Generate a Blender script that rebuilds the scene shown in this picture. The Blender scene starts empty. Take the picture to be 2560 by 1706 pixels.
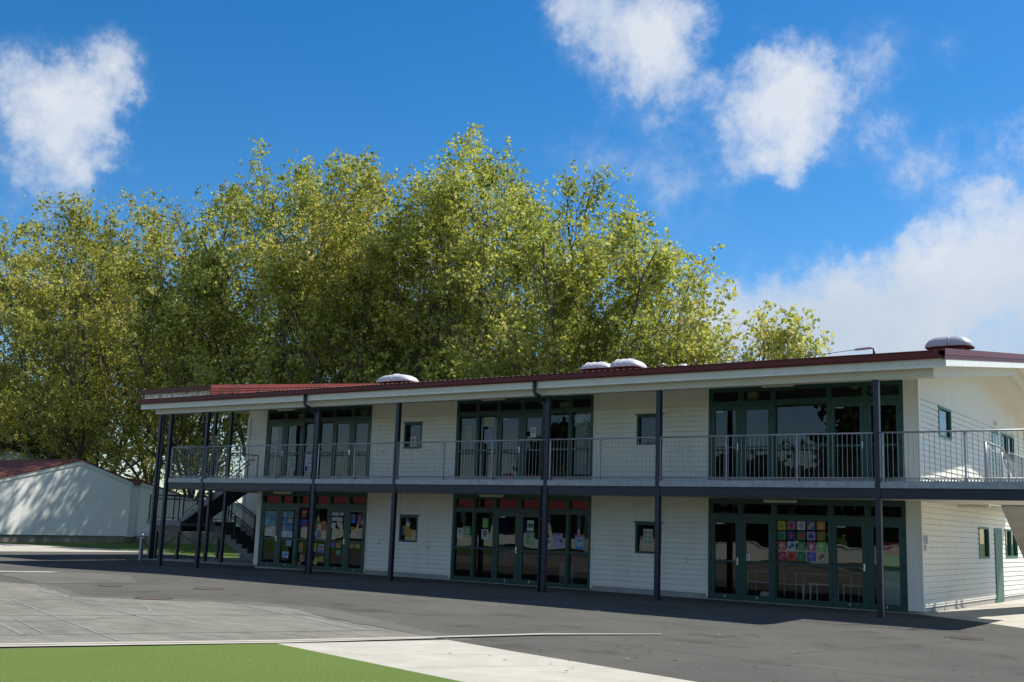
import bpy, math, random
import numpy as np
from mathutils import Vector, Matrix

# ------------------------------------------------------------------ camera, world, sun, exposure
sc = bpy.context.scene
COL = sc.collection
cam_d = bpy.data.cameras.new('camera')
cam = bpy.data.objects.new('camera', cam_d); COL.objects.link(cam)
right = Vector((.81398, .57989, .03418)); up = Vector((.06894, -.15485, .98553)); back = Vector((.57679, -.79985, -.16602))
m3 = Matrix((right, up, back)).transposed()
cam.matrix_world = Matrix.Translation((7.6656, -27.8847, 1.7021)) @ m3.to_4x4()
cam_d.sensor_width = 36.0; cam_d.lens = 2751.05 / 2560 * 36
cam_d.clip_start = .1; cam_d.clip_end = 6000
sc.camera = cam
SUN = Vector((.452, .679, 1.0)).normalized()
EL = math.asin(SUN.z); AZ = math.atan2(SUN.x, SUN.y)
sl = bpy.data.lights.new('sun', 'SUN'); sl.energy = 5.0; sl.angle = math.radians(.53); sl.color = (1, .955, .87)
so = bpy.data.objects.new('sun', sl); so.rotation_euler = SUN.to_track_quat('Z', 'Y').to_euler(); so.location = (30, 40, 60)
COL.objects.link(so)
sc.view_settings.view_transform = 'Standard'; sc.view_settings.look = 'None'
sc.view_settings.gamma = 1; sc.view_settings.use_curve_mapping = False
sc.view_settings.exposure = 0.62

class NT:
    """small node-tree writer"""
    def __init__(s, nt): s.nt = nt
    def n(s, t, **kw):
        nd = s.nt.nodes.new(t)
        for k, v in kw.items():
            if k.startswith('i_'):
                nd.inputs[k[2:].replace('_', ' ')].default_value = v
            else: setattr(nd, k, v)
        return nd
    def l(s, a, b): s.nt.links.new(a, b)
    def math(s, op, a, b=None, clamp=False):
        nd = s.nt.nodes.new('ShaderNodeMath'); nd.operation = op; nd.use_clamp = clamp
        for i, v in enumerate((a, b)):
            if v is None: continue
            if isinstance(v, (int, float)): nd.inputs[i].default_value = v
            else: s.l(v, nd.inputs[i])
        return nd.outputs[0]
    def ramp(s, fac, stops, interp='LINEAR'):
        nd = s.nt.nodes.new('ShaderNodeValToRGB'); cr = nd.color_ramp; cr.interpolation = interp
        while len(cr.elements) < len(stops): cr.elements.new(.5)
        for e, (p, c) in zip(cr.elements, stops):
            e.position = p; e.color = (c, c, c, 1) if isinstance(c, (int, float)) else (*c, 1)
        s.l(fac, nd.inputs[0]); return nd.outputs[0]
    def mix(s, fac, a, b, blend='MIX'):
        nd = s.nt.nodes.new('ShaderNodeMix'); nd.data_type = 'RGBA'; nd.blend_type = blend
        for i, v in ((0, fac), (6, a), (7, b)):
            if isinstance(v, (int, float)): nd.inputs[i].default_value = v
            elif isinstance(v, tuple): nd.inputs[i].default_value = (*v, 1)
            else: s.l(v, nd.inputs[i])
        return nd.outputs[2]

CLOUDS = [(-0.812,0.478,0.334,0.041,1),(-0.794,0.498,0.349,0.029,0.9),(-0.831,0.460,0.314,0.046,0.9),(-0.811,0.495,0.311,0.035,0.8),(-0.835,0.477,0.275,0.035,0.75),(-0.816,0.505,0.283,0.022,0.5),(-0.786,0.517,0.338,0.016,0.4),(-0.485,0.750,0.449,0.031,0.8),(-0.463,0.775,0.431,0.044,1),(-0.429,0.792,0.433,0.037,0.9),(-0.447,0.797,0.406,0.038,0.95),(-0.425,0.814,0.396,0.027,0.6),(-0.404,0.803,0.439,0.020,0.5),(-0.403,0.833,0.380,0.027,0.5),(-0.348,0.850,0.396,0.030,1.1),(-0.342,0.863,0.371,0.038,1.1),(-0.376,0.848,0.373,0.027,.9),(-0.330,0.878,0.348,0.033,1),(-0.366,0.866,0.340,0.031,0.9),(-0.340,0.885,0.319,0.020,0.8),(-0.390,0.862,0.324,0.028,0.45),(-0.413,0.838,0.358,0.028,0.5),(-0.288,0.878,0.383,0.026,0.45),(-0.264,0.879,0.396,0.026,0.4),(-0.307,0.882,0.359,0.023,0.35),(-0.218,0.889,0.403,0.012,0.35),(-0.266,0.902,0.340,0.016,0.6),(-0.245,0.920,0.306,0.026,0.55),(-0.214,0.924,0.316,0.024,0.5),(-0.177,0.929,0.325,0.022,0.6),(-0.165,0.927,0.336,0.018,0.7),(-0.281,0.905,0.319,0.020,0.3),(-0.507,0.798,0.325,0.028,0.35),(-0.474,0.819,0.322,0.039,0.35),(-0.438,0.842,0.316,0.028,0.3),(-0.411,0.866,0.285,0.035,0.25),(-0.452,0.845,0.285,0.032,0.2),(-0.219,0.940,0.263,0.024,0.35),(-0.172,0.950,0.259,0.036,0.9),(-0.199,0.954,0.222,0.045,1.1),(-0.245,0.945,0.218,0.036,1.1),(-0.286,0.937,0.200,0.037,1.2),(-0.334,0.922,0.194,0.038,1.2),(-0.382,0.903,0.195,0.035,1.1),(-0.179,0.968,0.176,0.078,1.3),(-0.258,0.953,0.158,0.066,1.3),(-0.353,0.923,0.153,0.069,1.3),(-0.448,0.881,0.153,0.054,0.9),(-0.421,0.888,0.188,0.032,0.9),(-0.309,0.922,0.234,0.017,0.45)]
world = bpy.data.worlds.new('World'); sc.world = world; world.use_nodes = True
nt = world.node_tree; nt.nodes.clear(); W = NT(nt)
sky = W.n('ShaderNodeTexSky', sky_type='NISHITA', sun_disc=False, sun_elevation=EL, sun_rotation=AZ,
          altitude=600, air_density=1.0, dust_density=.3, ozone_density=3.0)
hsv = W.n('ShaderNodeHueSaturation'); hsv.inputs['Saturation'].default_value = 1.38; hsv.inputs['Value'].default_value = 1.13
W.l(sky.outputs[0], hsv.inputs['Color'])
tc = W.n('ShaderNodeTexCoord')
def wnoise(scale, detail, off, rough=.6):
    mp = W.n('ShaderNodeMapping'); mp.inputs['Location'].default_value = (off, off * .7, off * .3)
    W.l(tc.outputs['Generated'], mp.inputs[0])
    nz = W.n('ShaderNodeTexNoise', i_Scale=scale, i_Detail=detail, i_Roughness=rough); W.l(mp.outputs[0], nz.inputs['Vector'])
    return nz
wn = wnoise(11, 8, 3.1, .68)
sub = W.n('ShaderNodeVectorMath', operation='SUBTRACT'); W.l(wn.outputs['Color'], sub.inputs[0]); sub.inputs[1].default_value = (.5, .5, .5)
scl = W.n('ShaderNodeVectorMath', operation='SCALE'); W.l(sub.outputs[0], scl.inputs[0]); scl.inputs['Scale'].default_value = .085
add = W.n('ShaderNodeVectorMath', operation='ADD'); W.l(tc.outputs['Generated'], add.inputs[0]); W.l(scl.outputs[0], add.inputs[1])
acc = None
for (x, y, z, r, s) in CLOUDS:
    d = W.n('ShaderNodeVectorMath', operation='DISTANCE'); W.l(add.outputs[0], d.inputs[0]); d.inputs[1].default_value = (x, y, z)
    v = W.math('SUBTRACT', 1.0, W.math('DIVIDE', d.outputs['Value'], r * 1.6), clamp=True)
    v = W.math('MULTIPLY', v, s * .88)
    acc = v if acc is None else W.math('ADD', acc, v)
acc = W.math('MINIMUM', acc, 2.2)
n1 = wnoise(14, 10, 1.7, .62)
n2 = wnoise(45, 6, 5.2, .65)
dens = W.math('ADD', acc, W.math('MULTIPLY', W.math('SUBTRACT', n1.outputs[0], .5), 2.6))
dens = W.math('ADD', dens, W.math('MULTIPLY', W.math('SUBTRACT', n2.outputs[0], .5), 1.5))
mask = W.ramp(W.math('MULTIPLY', dens, .6), [(.02, 0), (.25, .14), (.60, .60), (1.05, .92)], 'LINEAR')
mask = W.math('MULTIPLY', mask, W.math('MULTIPLY', acc, 1.7, clamp=True), clamp=True)
# thin high haze and far cloud near the horizon, all round
sep = W.n('ShaderNodeSeparateXYZ'); W.l(tc.outputs['Generated'], sep.inputs[0])
low = W.ramp(sep.outputs[2], [(0.0, .40), (.07, .28), (.15, 0.0), (1, 0)])
n3 = wnoise(5, 8, 8.8)
wisps = W.math('MULTIPLY', W.ramp(n3.outputs[0], [(.42, .25), (.62, 1)]), low)
# scattered clouds behind the camera (reflected low down; unseen high ones added as fill)
bk = W.ramp(sep.outputs[1], [(0.0, 1), (.02, 0), (1, 0)])
n4 = wnoise(3.2, 9, 2.3)
bkc = W.math('MULTIPLY', W.math('MULTIPLY', W.ramp(n4.outputs[0], [(.42, .05), (.60, .62)]), bk), W.ramp(sep.outputs[2], [(0, .15), (.18, .25), (.34, 1)]))
mask = W.math('MAXIMUM', mask, W.math('MAXIMUM', wisps, bkc))
# lit tops, grey bases
n5 = wnoise(10, 5, 6.1)
hgt = W.ramp(sep.outputs[2], [(.14, .0), (.20, .45), (.26, 1)])
thick = W.ramp(acc, [(.6, 0), (1.0, 1)])
shade = W.math('MULTIPLY', W.math('SUBTRACT', 1.0, hgt), W.ramp(n5.outputs[0], [(.35, .6), (.6, 1)]))
ccol = W.mix(shade, (6.3, 6.6, 7.0), (4.0, 4.6, 5.3))
ccol = W.mix(W.ramp(n5.outputs[0], [(.4, .0), (.7, .45)]), ccol, (4.2, 5.1, 6.3))
fin = W.mix(mask, hsv.outputs[0], ccol)
bg = W.n('ShaderNodeBackground'); bg.inputs['Strength'].default_value = .082
W.l(fin, bg.inputs[0]); wo = W.n('ShaderNodeOutputWorld'); W.l(bg.outputs[0], wo.inputs[0])

# ------------------------------------------------------------------ materials
def mat(name, col, rough=.6, var=.0, vscale=3., col2=None, bump=0., bscale=40., metal=0., spec=.5, grooves=0, dirt=0.):
    m = bpy.data.materials.new(name); m.use_nodes = True; nt = m.node_tree; T = NT(nt)
    b = nt.nodes['Principled BSDF']; b.inputs['Roughness'].default_value = rough; b.inputs['Metallic'].default_value = metal
    b.inputs['Specular IOR Level'].default_value = spec
    tc = T.n('ShaderNodeTexCoord')
    out = None
    if var > 0 or col2 is not None:
        nz = T.n('ShaderNodeTexNoise', i_Scale=vscale, i_Detail=8, i_Roughness=.62); T.l(tc.outputs['Object'], nz.inputs['Vector'])
        c2 = col2 if col2 is not None else tuple(c * (1 - var) for c in col)
        out = T.mix(T.ramp(nz.outputs[0], [(.35, 0), (.68, 1)]), col, c2)
    if dirt > 0:
        mp = T.n('ShaderNodeMapping'); mp.inputs['Scale'].default_value = (3.5, 3.5, .5); T.l(tc.outputs['Object'], mp.inputs[0])
        nz = T.n('ShaderNodeTexNoise', i_Scale=1.3, i_Detail=9, i_Roughness=.7); T.l(mp.outputs[0], nz.inputs['Vector'])
        f = T.math('MULTIPLY', T.ramp(nz.outputs[0], [(.45, 0), (.75, 1)]), dirt)
        out = T.mix(f, out if out is not None else col, tuple(c * k for c, k in zip(col, (.62, .58, .48))))
    if out is not None: T.l(out, b.inputs['Base Color'])
    else: b.inputs['Base Color'].default_value = (*col, 1)
    h = None
    if bump > 0:
        nb = T.n('ShaderNodeTexNoise', i_Scale=bscale, i_Detail=6, i_Roughness=.6); T.l(tc.outputs['Object'], nb.inputs['Vector'])
        bp = T.n('ShaderNodeBump', i_Strength=bump, i_Distance=.02); T.l(nb.outputs[0], bp.inputs['Height']); h = bp
    if grooves:
        mp = T.n('ShaderNodeSeparateXYZ'); T.l(tc.outputs['Object'], mp.inputs[0])
        s = T.math('ADD', mp.outputs[0], mp.outputs[1])
        fr = T.math('FRACT', T.math('MULTIPLY', s, 1 / grooves))
        g = T.math('GREATER_THAN', fr, .08)
        bp = T.n('ShaderNodeBump', i_Strength=.8, i_Distance=.006); T.l(g, bp.inputs['Height'])
        if h is not None: T.l(h.outputs[0], bp.inputs['Normal'])
        h = bp
    if h is not None: T.l(h.outputs[0], b.inputs['Normal'])
    return m

M = {}
M['board'] = mat('weatherboard_paint', (.79, .75, .655), .55, .06, 1.2, bump=.15, bscale=60, dirt=.30)
M['flat'] = mat('grooved_sheet_paint', (.74, .71, .63), .6, .06, 1.0, grooves=.15, dirt=.22)
M['trim'] = mat('cream_trim_paint', (.74, .72, .65), .5, .05, 2, dirt=.3)
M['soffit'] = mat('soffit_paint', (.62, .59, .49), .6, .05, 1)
M['beam_cream'] = mat('cream_beam_paint', (.60, .57, .46), .55, .06, 2, dirt=.2, grooves=.6)
M['fascia'] = mat('fascia_paint', (.72, .71, .66), .45, .05, 2, dirt=.3)
M['maroon'] = mat('maroon_steel', (.12, .024, .021), .5, .15, 3, spec=.3)
M['redroof'] = mat('red_roof_steel', (.22, .038, .028), .5, .2, 2)
M['tileroof'] = mat('weathered_red_tiles', (.11, .022, .018), .8, 0, 5, col2=(.20, .05, .034), bump=.6, bscale=14)
M['green'] = mat('green_joinery', (.012, .062, .047), .4, .15, 4)
M['greenlt'] = mat('green_door_paint', (.02, .11, .075), .45, .15, 4)
M['navy'] = mat('navy_steel', (.014, .019, .034), .4, .2, 6)
M['galv'] = mat('galvanised_steel', (.25, .27, .29), .45, 0, 9, col2=(.36, .38, .40), metal=.55, bump=.05, bscale=30)
M['concrete'] = mat('concrete', (.36, .35, .32), .85, 0, 2.2, col2=(.27, .26, .235), bump=.25, bscale=60)
M['slab'] = mat('deck_slab', (.25, .25, .24), .85, .15, 3)
M['path'] = mat('pale_concrete_path', (.42, .395, .335), .85, 0, 1.4, col2=(.34, .315, .26), bump=.2, bscale=80)
M['farpath'] = mat('cream_concrete_path', (.42, .39, .33), .85, 0, .6, col2=(.33, .31, .26), bump=.2, bscale=60)
M['white'] = mat('white_plastic', (.72, .72, .70), .4)
M['whitewall'] = mat('white_wall_paint', (.78, .78, .73), .6, .05, 1.5, dirt=.12)
M['vent'] = mat('vent_plastic', (.62, .61, .63), .38, .08, 3)
M['ventgrey'] = mat('grey_vent_plastic', (.40, .40, .44), .38, .08, 3)
M['block'] = mat('concrete_block', (.30, .27, .20), .9, 0, 1.5, col2=(.17, .155, .12), bump=.4, bscale=30)
M['black'] = mat('black_metal', (.01, .01, .012), .5)
M['rust'] = mat('rusty_iron', (.055, .042, .034), .8, 0, 20, col2=(.11, .075, .055), bump=.3)
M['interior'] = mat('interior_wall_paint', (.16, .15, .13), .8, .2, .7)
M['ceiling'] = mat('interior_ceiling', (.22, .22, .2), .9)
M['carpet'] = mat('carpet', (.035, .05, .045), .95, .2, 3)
M['steel'] = mat('stainless_handle', (.7, .7, .7), .25, metal=1.0)
M['diffuser'] = mat('light_diffuser', (.62, .60, .48), .4)
M['bark'] = mat('plane_tree_bark', (.055, .045, .032), .9, 0, 2.5, col2=(.15, .13, .095), bump=.5, bscale=8)
M['barkdark'] = mat('dark_bark', (.04, .033, .026), .9, .3, 3)
M['tabletop'] = mat('laminate_table', (.45, .44, .42), .5)
M['wood'] = mat('pale_wood', (.35, .24, .13), .6, .3, 8)
M['paint'] = mat('worn_white_paint', (.55, .55, .50), .8, 0, 30, col2=(.25, .25, .24))
M['tar'] = mat('tar_seam', (.052, .052, .049), .7)
M['twig'] = mat('dry_leaf', (.05, .035, .02), .9)
M['litter'] = mat('pale_leaf_litter', (.45, .40, .25), .9)

def leafmat(name, cols, transl=.42):
    m = bpy.data.materials.new(name); m.use_nodes = True; T = NT(m.node_tree); m.node_tree.nodes.clear()
    at = T.n('ShaderNodeAttribute', attribute_name='tone')
    c = T.ramp(at.outputs['Fac'], [(i / (len(cols) - 1), c) for i, c in enumerate(cols)])
    d = T.n('ShaderNodeBsdfPrincipled'); d.inputs['Roughness'].default_value = .62; d.inputs['Specular IOR Level'].default_value = .3
    T.l(c, d.inputs['Base Color'])
    t = T.n('ShaderNodeBsdfTranslucent'); T.l(T.mix(.5, c, (.55, .60, .08), 'MULTIPLY'), t.inputs[0])
    tc2 = T.mix(1.0, c, (1.3, 1.2, .6), 'MULTIPLY'); T.l(tc2, t.inputs[0])
    mx = T.n('ShaderNodeMixShader'); mx.inputs[0].default_value = transl
    T.l(d.outputs[0], mx.inputs[1]); T.l(t.outputs[0], mx.inputs[2])
    o = T.n('ShaderNodeOutputMaterial'); T.l(mx.outputs[0], o.inputs[0]); return m
LEAVES = [(.085, .11, .03), (.20, .245, .055), (.31, .36, .09), (.44, .47, .15), (.55, .54, .25)]
M['leaf'] = leafmat('plane_leaves', LEAVES)
M['leafyellow'] = leafmat('yellowing_plane_leaves', [(.10, .11, .03), (.23, .25, .055), (.36, .38, .09), (.49, .48, .15), (.55, .46, .22)])
M['leafdark'] = leafmat('evergreen_leaves', [(.012, .022, .010), (.02, .038, .014), (.03, .05, .02)], .15)

def glassmat(name, tint, rough, wav):
    m = bpy.data.materials.new(name); m.use_nodes = True; T = NT(m.node_tree); m.node_tree.nodes.clear()
    tr = T.n('ShaderNodeBsdfTransparent'); tr.inputs[0].default_value = (*tint, 1)
    gl = T.n('ShaderNodeBsdfGlossy'); gl.inputs['Roughness'].default_value = rough; gl.inputs[0].default_value = (1, 1, 1, 1)
    tc = T.n('ShaderNodeTexCoord'); nz = T.n('ShaderNodeTexNoise', i_Scale=.9, i_Detail=1.5, i_Roughness=.4); T.l(tc.outputs['Object'], nz.inputs['Vector'])
    bp = T.n('ShaderNodeBump', i_Strength=wav, i_Distance=.02); T.l(nz.outputs[0], bp.inputs['Height']); T.l(bp.outputs[0], gl.inputs['Normal'])
    fr = T.n('ShaderNodeFresnel', i_IOR=1.55)
    mx = T.n('ShaderNodeMixShader'); T.l(T.math('MULTIPLY', fr.outputs[0], 1.0, clamp=True), mx.inputs[0]); T.l(tr.outputs[0], mx.inputs[1]); T.l(gl.outputs[0], mx.inputs[2])
    o = T.n('ShaderNodeOutputMaterial'); T.l(mx.outputs[0], o.inputs[0]); return m
M['glass'] = glassmat('window_glass', (.80, .84, .82), .0, .25)

def asphalt(name, c1, c2, c3=None, stain=0.):
    m = bpy.data.materials.new(name); m.use_nodes = True; nt = m.node_tree; T = NT(nt); b = nt.nodes['Principled BSDF']
    b.inputs['Roughness'].default_value = 1.0; b.inputs['Specular IOR Level'].default_value = .0
    tc = T.n('ShaderNodeTexCoord')
    def nz(s, d=8, r=.6, mapping=None):
        n = T.n('ShaderNodeTexNoise', i_Scale=s, i_Detail=d, i_Roughness=r)
        if mapping:
            mp = T.n('ShaderNodeMapping'); mp.inputs['Scale'].default_value = mapping[0]; mp.inputs['Rotation'].default_value = (0, 0, mapping[1])
            T.l(tc.outputs['Object'], mp.inputs[0]); T.l(mp.outputs[0], n.inputs['Vector'])
        else: T.l(tc.outputs['Object'], n.inputs['Vector'])
        return n.outputs[0]
    c = T.mix(T.ramp(nz(.35, 8, .65), [(.35, 0), (.65, 1)]), tuple(x*.93 for x in c1), tuple(x*1.08 for x in c2))
    if c3:
        f = T.math('MULTIPLY', T.ramp(nz(.9, 10, .75, ((1, 3.0, 1), .35)), [(.42, 0), (.68, 1)]), T.ramp(nz(14, 4, .7), [(.3, .35), (.7, 1)]))
        c = T.mix(f, c, c3)
    sp = T.ramp(nz(95, 3, .8), [(.3, 0), (.7, 1)])
    c = T.mix(T.math('MULTIPLY', sp, .5), c, tuple(x * 1.7 for x in c1))
    # faint scuffs along one direction
    f = T.math('MULTIPLY', T.ramp(nz(1.6, 6, .7, ((.35, 5, 1), .25)), [(.60, 0), (.72, 1)]), stain)
    c = T.mix(f, c, tuple(min(1, x * 1.9) for x in c1))
    f = T.math('MULTIPLY', T.ramp(nz(.6, 8, .6, ((1, 1, 1), 0)), [(.56, 0), (.66, 1)]), stain * .6)
    c = T.mix(f, c, tuple(x * .7 for x in c1))
    T.l(c, b.inputs['Base Color'])
    bp = T.n('ShaderNodeBump', i_Strength=.5, i_Distance=.01); T.l(nz(120, 4, .7), bp.inputs['Height']); T.l(bp.outputs[0], b.inputs['Normal'])
    return m
M['asphalt'] = asphalt('playground_asphalt', (.076, .075, .069), (.092, .090, .081), None, .9)
M['court'] = asphalt('worn_court_asphalt', (.118, .115, .100), (.165, .158, .138), (.28, .27, .235), .5)
M['patch'] = asphalt('grey_asphalt_patch', (.096, .094, .085), (.118, .115, .103), None, .4)

def grassmat(name, c1, c2, s1, bmp, stripes=False):
    m = bpy.data.materials.new(name); m.use_nodes = True; nt = m.node_tree; T = NT(nt); b = nt.nodes['Principled BSDF']
    b.inputs['Roughness'].default_value = .85; b.inputs['Specular IOR Level'].default_value = .2
    tc = T.n('ShaderNodeTexCoord')
    a = T.n('ShaderNodeTexNoise', i_Scale=s1, i_Detail=8, i_Roughness=.75); T.l(tc.outputs['Object'], a.inputs['Vector'])
    g = T.n('ShaderNodeTexNoise', i_Scale=.5, i_Detail=4); T.l(tc.outputs['Object'], g.inputs['Vector'])
    f = T.math('ADD', T.math('MULTIPLY', T.ramp(a.outputs[0], [(.3, 0), (.7, 1)]), .75), T.math('MULTIPLY', g.outputs[0], .3))
    T.l(T.mix(f, c1, c2), b.inputs['Base Color'])
    bp = T.n('ShaderNodeBump', i_Strength=bmp, i_Distance=.03); T.l(a.outputs[0], bp.inputs['Height']); T.l(bp.outputs[0], b.inputs['Normal'])
    return m
M['turf'] = grassmat('artificial_turf', (.070, .118, .018), (.155, .222, .048), 26, 1.0)
M['grass'] = grassmat('mown_grass', (.035, .075, .012), (.085, .15, .022), 18, 1.0)

_pc = {}
def flat(c):
    k = tuple(round(x, 3) for x in c)
    if k not in _pc: _pc[k] = mat('paper_%d' % len(_pc), k, .7, .12, 25)
    return _pc[k]

# ------------------------------------------------------------------ mesh builder
class MB:
    def __init__(s): s.v = []; s.f = []; s.m = []; s.mi = 0; s.sm = []
    def quad(s, a, b, c, d, smooth=False): i = len(s.v); s.v += [a, b, c, d]; s.f.append((i, i+1, i+2, i+3)); s.m.append(s.mi); s.sm.append(smooth); return s
    def poly(s, pts): i = len(s.v); s.v += list(pts); s.f.append(tuple(range(i, i+len(pts)))); s.m.append(s.mi); s.sm.append(False); return s
    def box(s, x0, x1, y0, y1, z0, z1):
        i = len(s.v)
        s.v += [(x0,y0,z0),(x1,y0,z0),(x1,y1,z0),(x0,y1,z0),(x0,y0,z1),(x1,y0,z1),(x1,y1,z1),(x0,y1,z1)]
        for q in ((0,3,2,1),(4,5,6,7),(0,1,5,4),(1,2,6,5),(2,3,7,6),(3,0,4,7)):
            s.f.append(tuple(i+k for k in q)); s.m.append(s.mi); s.sm.append(False)
        return s
    def bar(s, p0, p1, w, h, upv=(0,0,1)):
        p0 = Vector(p0); p1 = Vector(p1); d = (p1-p0).normalized(); u = Vector(upv)
        if abs(d.dot(u)) > .99: u = Vector((0,1,0))
        a = d.cross(u).normalized()*w/2; b = a.cross(d).normalized()*h/2
        i = len(s.v)
        for p in (p0, p1):
            for sa, sb in ((-1,-1),(1,-1),(1,1),(-1,1)): s.v.append(tuple(p+a*sa+b*sb))
        for q in ((0,3,2,1),(4,5,6,7),(0,1,5,4),(1,2,6,5),(2,3,7,6),(3,0,4,7)):
            s.f.append(tuple(i+k for k in q)); s.m.append(s.mi); s.sm.append(False)
        return s
    def tube(s, pts, r, n=8, cap=True):
        pts = [Vector(p) for p in pts]; rs = r if isinstance(r, (list, tuple)) else [r]*len(pts)
        base = len(s.v); ref = None
        for k, p in enumerate(pts):
            d = (pts[min(k+1, len(pts)-1)] - pts[max(k-1, 0)]).normalized()
            if ref is None:
                ref = Vector((0,0,1)) if abs(d.z) < .9 else Vector((1,0,0))
            a = d.cross(ref).normalized(); b = a.cross(d).normalized(); ref = b
            for j in range(n):
                t = 2*math.pi*j/n; s.v.append(tuple(p + (a*math.cos(t)+b*math.sin(t))*rs[k]))
        for k in range(len(pts)-1):
            for j in range(n):
                s.f.append((base+k*n+j, base+k*n+(j+1)%n, base+(k+1)*n+(j+1)%n, base+(k+1)*n+j)); s.m.append(s.mi); s.sm.append(True)
        if cap:
            s.f.append(tuple(base+j for j in range(n))); s.m.append(s.mi); s.sm.append(False)
            s.f.append(tuple(base+(len(pts)-1)*n+j for j in reversed(range(n)))); s.m.append(s.mi); s.sm.append(False)
        return s
    def prism(s, pts, vec):
        """closed polygon pts extruded by vec"""
        n = len(pts); i = len(s.v); vx = Vector(vec)
        s.v += [tuple(p) for p in pts] + [tuple(Vector(p)+vx) for p in pts]
        s.f.append(tuple(range(i, i+n))); s.f.append(tuple(range(i+2*n-1, i+n-1, -1))); s.m += [s.mi]*2; s.sm += [False]*2
        for k in range(n):
            s.f.append((i+(k+1)%n, i+k, i+n+k, i+n+(k+1)%n)); s.m.append(s.mi); s.sm.append(False)
        return s
    def disc(s, c, r, n=24, h=0.0):
        ps = [(c[0]+r*math.cos(2*math.pi*k/n), c[1]+r*math.sin(2*math.pi*k/n), c[2]) for k in range(n)]
        return s.prism(ps, (0,0,h)) if h else s.poly(ps)
    def build(s, name, mats, parent=None, fix=True):
        me = bpy.data.meshes.new(name)
        off = wloc(parent) if parent is not None else Vector((0,0,0))
        me.from_pydata([tuple(Vector(p)-off) for p in s.v], [], s.f)
        if not isinstance(mats, (list, tuple)): mats = [mats]
        for m in mats: me.materials.append(M[m] if isinstance(m, str) else m)
        me.polygons.foreach_set('material_index', s.m); me.polygons.foreach_set('use_smooth', s.sm)
        if fix:
            import bmesh
            bm = bmesh.new(); bm.from_mesh(me); bmesh.ops.recalc_face_normals(bm, faces=bm.faces); bm.to_mesh(me); bm.free()
        me.update()
        o = bpy.data.objects.new(name, me); COL.objects.link(o)
        if parent is not None: o.parent = parent
        return o
def wloc(o):
    v = Vector(o.location)
    while o.parent is not None: o = o.parent; v += Vector(o.location)
    return v
def tag(o, label=None, cat=None, group=None, kind=None):
    if label: o['label'] = label
    if cat: o['category'] = cat
    if group: o['group'] = group
    if kind: o['kind'] = kind
    return o
def thing(name, label, cat, loc=(0,0,0), group=None):
    o = bpy.data.objects.new(name, None); o.location = loc; o.empty_display_size = .3; COL.objects.link(o)
    return tag(o, label, cat, group)

# ------------------------------------------------------------------ ground and surfaces
def gz(x): return -.05 if x > -20 else (-.14 if x < -26 else -.05 + .09*(x+20)/6)
def sheet(name, polys, m, dz, kind='structure', label=None):
    """polygons lying on the ground, cut where the ground changes slope so they follow it"""
    mb = MB()
    for P in polys:
        for (a, b) in ((-1e6, -26), (-26, -20), (-20, 1e6)):
            Q = P
            for lim, sg in ((a, 1), (b, -1)):
                R = []
                for k in range(len(Q)):
                    p, q = Q[k], Q[(k+1) % len(Q)]
                    pin, qin = sg*(p[0]-lim) >= 0, sg*(q[0]-lim) >= 0
                    if pin: R.append(p)
                    if pin != qin:
                        t = (lim-p[0])/(q[0]-p[0]); R.append((lim, p[1]+t*(q[1]-p[1])))
                Q = R
                if not Q: break
            if len(Q) >= 3: mb.poly([(x, y, gz(x)+dz) for x, y in Q])
    o = mb.build(name, m)
    for p in o.data.polygons:
        if p.normal.z < 0: p.flip()
    return tag(o, kind=kind)
sheet('ground', [[(-2500,-2500),(2500,-2500),(2500,2500),(-2500,2500)]], 'grass', -.006)
sheet('playground_paving', [[(-38.8,-47),(-38.8,-1),(-38.2,6.2),(-36,6.3),(-24,6.6),(-24,16),(26,16),(26,-47)]], 'asphalt', 0)
COURT = [(-17.14,-12.65),(-13.33,-14.18),(-10.94,-12.48),(-9.14,-12.1),(-3.4,-14.3),(-6.3,-19.9),(-13.5,-34),(-38,-34),(-30,-16)]
PATCH = [(-19.65,-8.13),(-16.65,-10.11),(-17.45,-12.29),(-21.5,-11.0),(-24,-8.2)]
sheet('far_path', [[(-38.8,-1),(-38.2,6.2),(-39.7,6.85),(-49.6,5.2),(-66,2),(-66,-9),(-38.8,-9)]], 'farpath', .008)
sheet('side_path', [[(-.25,-.02),(1.46,-1.14),(2.66,-2.17),(12,-9.5),(30,-9.5),(30,30),(-.25,30)]], 'path', .006)
sheet('stair_pad', [[(-31.6,.35),(-23.5,1.5),(-23.5,5.6),(-31.6,5.4)]], 'concrete', .012)
def ragged(P, amp, step, seed):
    rnd = random.Random(seed); out = []
    for k in range(len(P)):
        a, b = P[k], P[(k+1) % len(P)]; L = math.hypot(b[0]-a[0], b[1]-a[1]); n = max(1, int(L/step)); nx, ny_ = -(b[1]-a[1])/L, (b[0]-a[0])/L; w = 0
        for q in range(n):
            f = q/n; w = .7*w+rnd.gauss(0, amp*.6); o = w if 0 < q else 0
            out.append((a[0]+(b[0]-a[0])*f+nx*o, a[1]+(b[1]-a[1])*f+ny_*o))
    return out
def along(a, b, t): return (a[0]+(b[0]-a[0])*t, a[1]+(b[1]-a[1])*t)
def strip(pts, o0, o1, taper=True):
    L = []; R = []
    for k, p in enumerate(pts):
        a = pts[max(k-1, 0)]; b = pts[min(k+1, len(pts)-1)]
        d = Vector((b[0]-a[0], b[1]-a[1])).normalized(); n = (-d.y, d.x)
        f = .35 if (taper and k == len(pts)-1) else 1
        L.append((p[0]+n[0]*o0*f, p[1]+n[1]*o0*f)); R.append((p[0]+n[0]*o1*f, p[1]+n[1]*o1*f))
    return [[L[k], L[k+1], R[k+1], R[k]] for k in range(len(pts)-1)]
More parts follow.
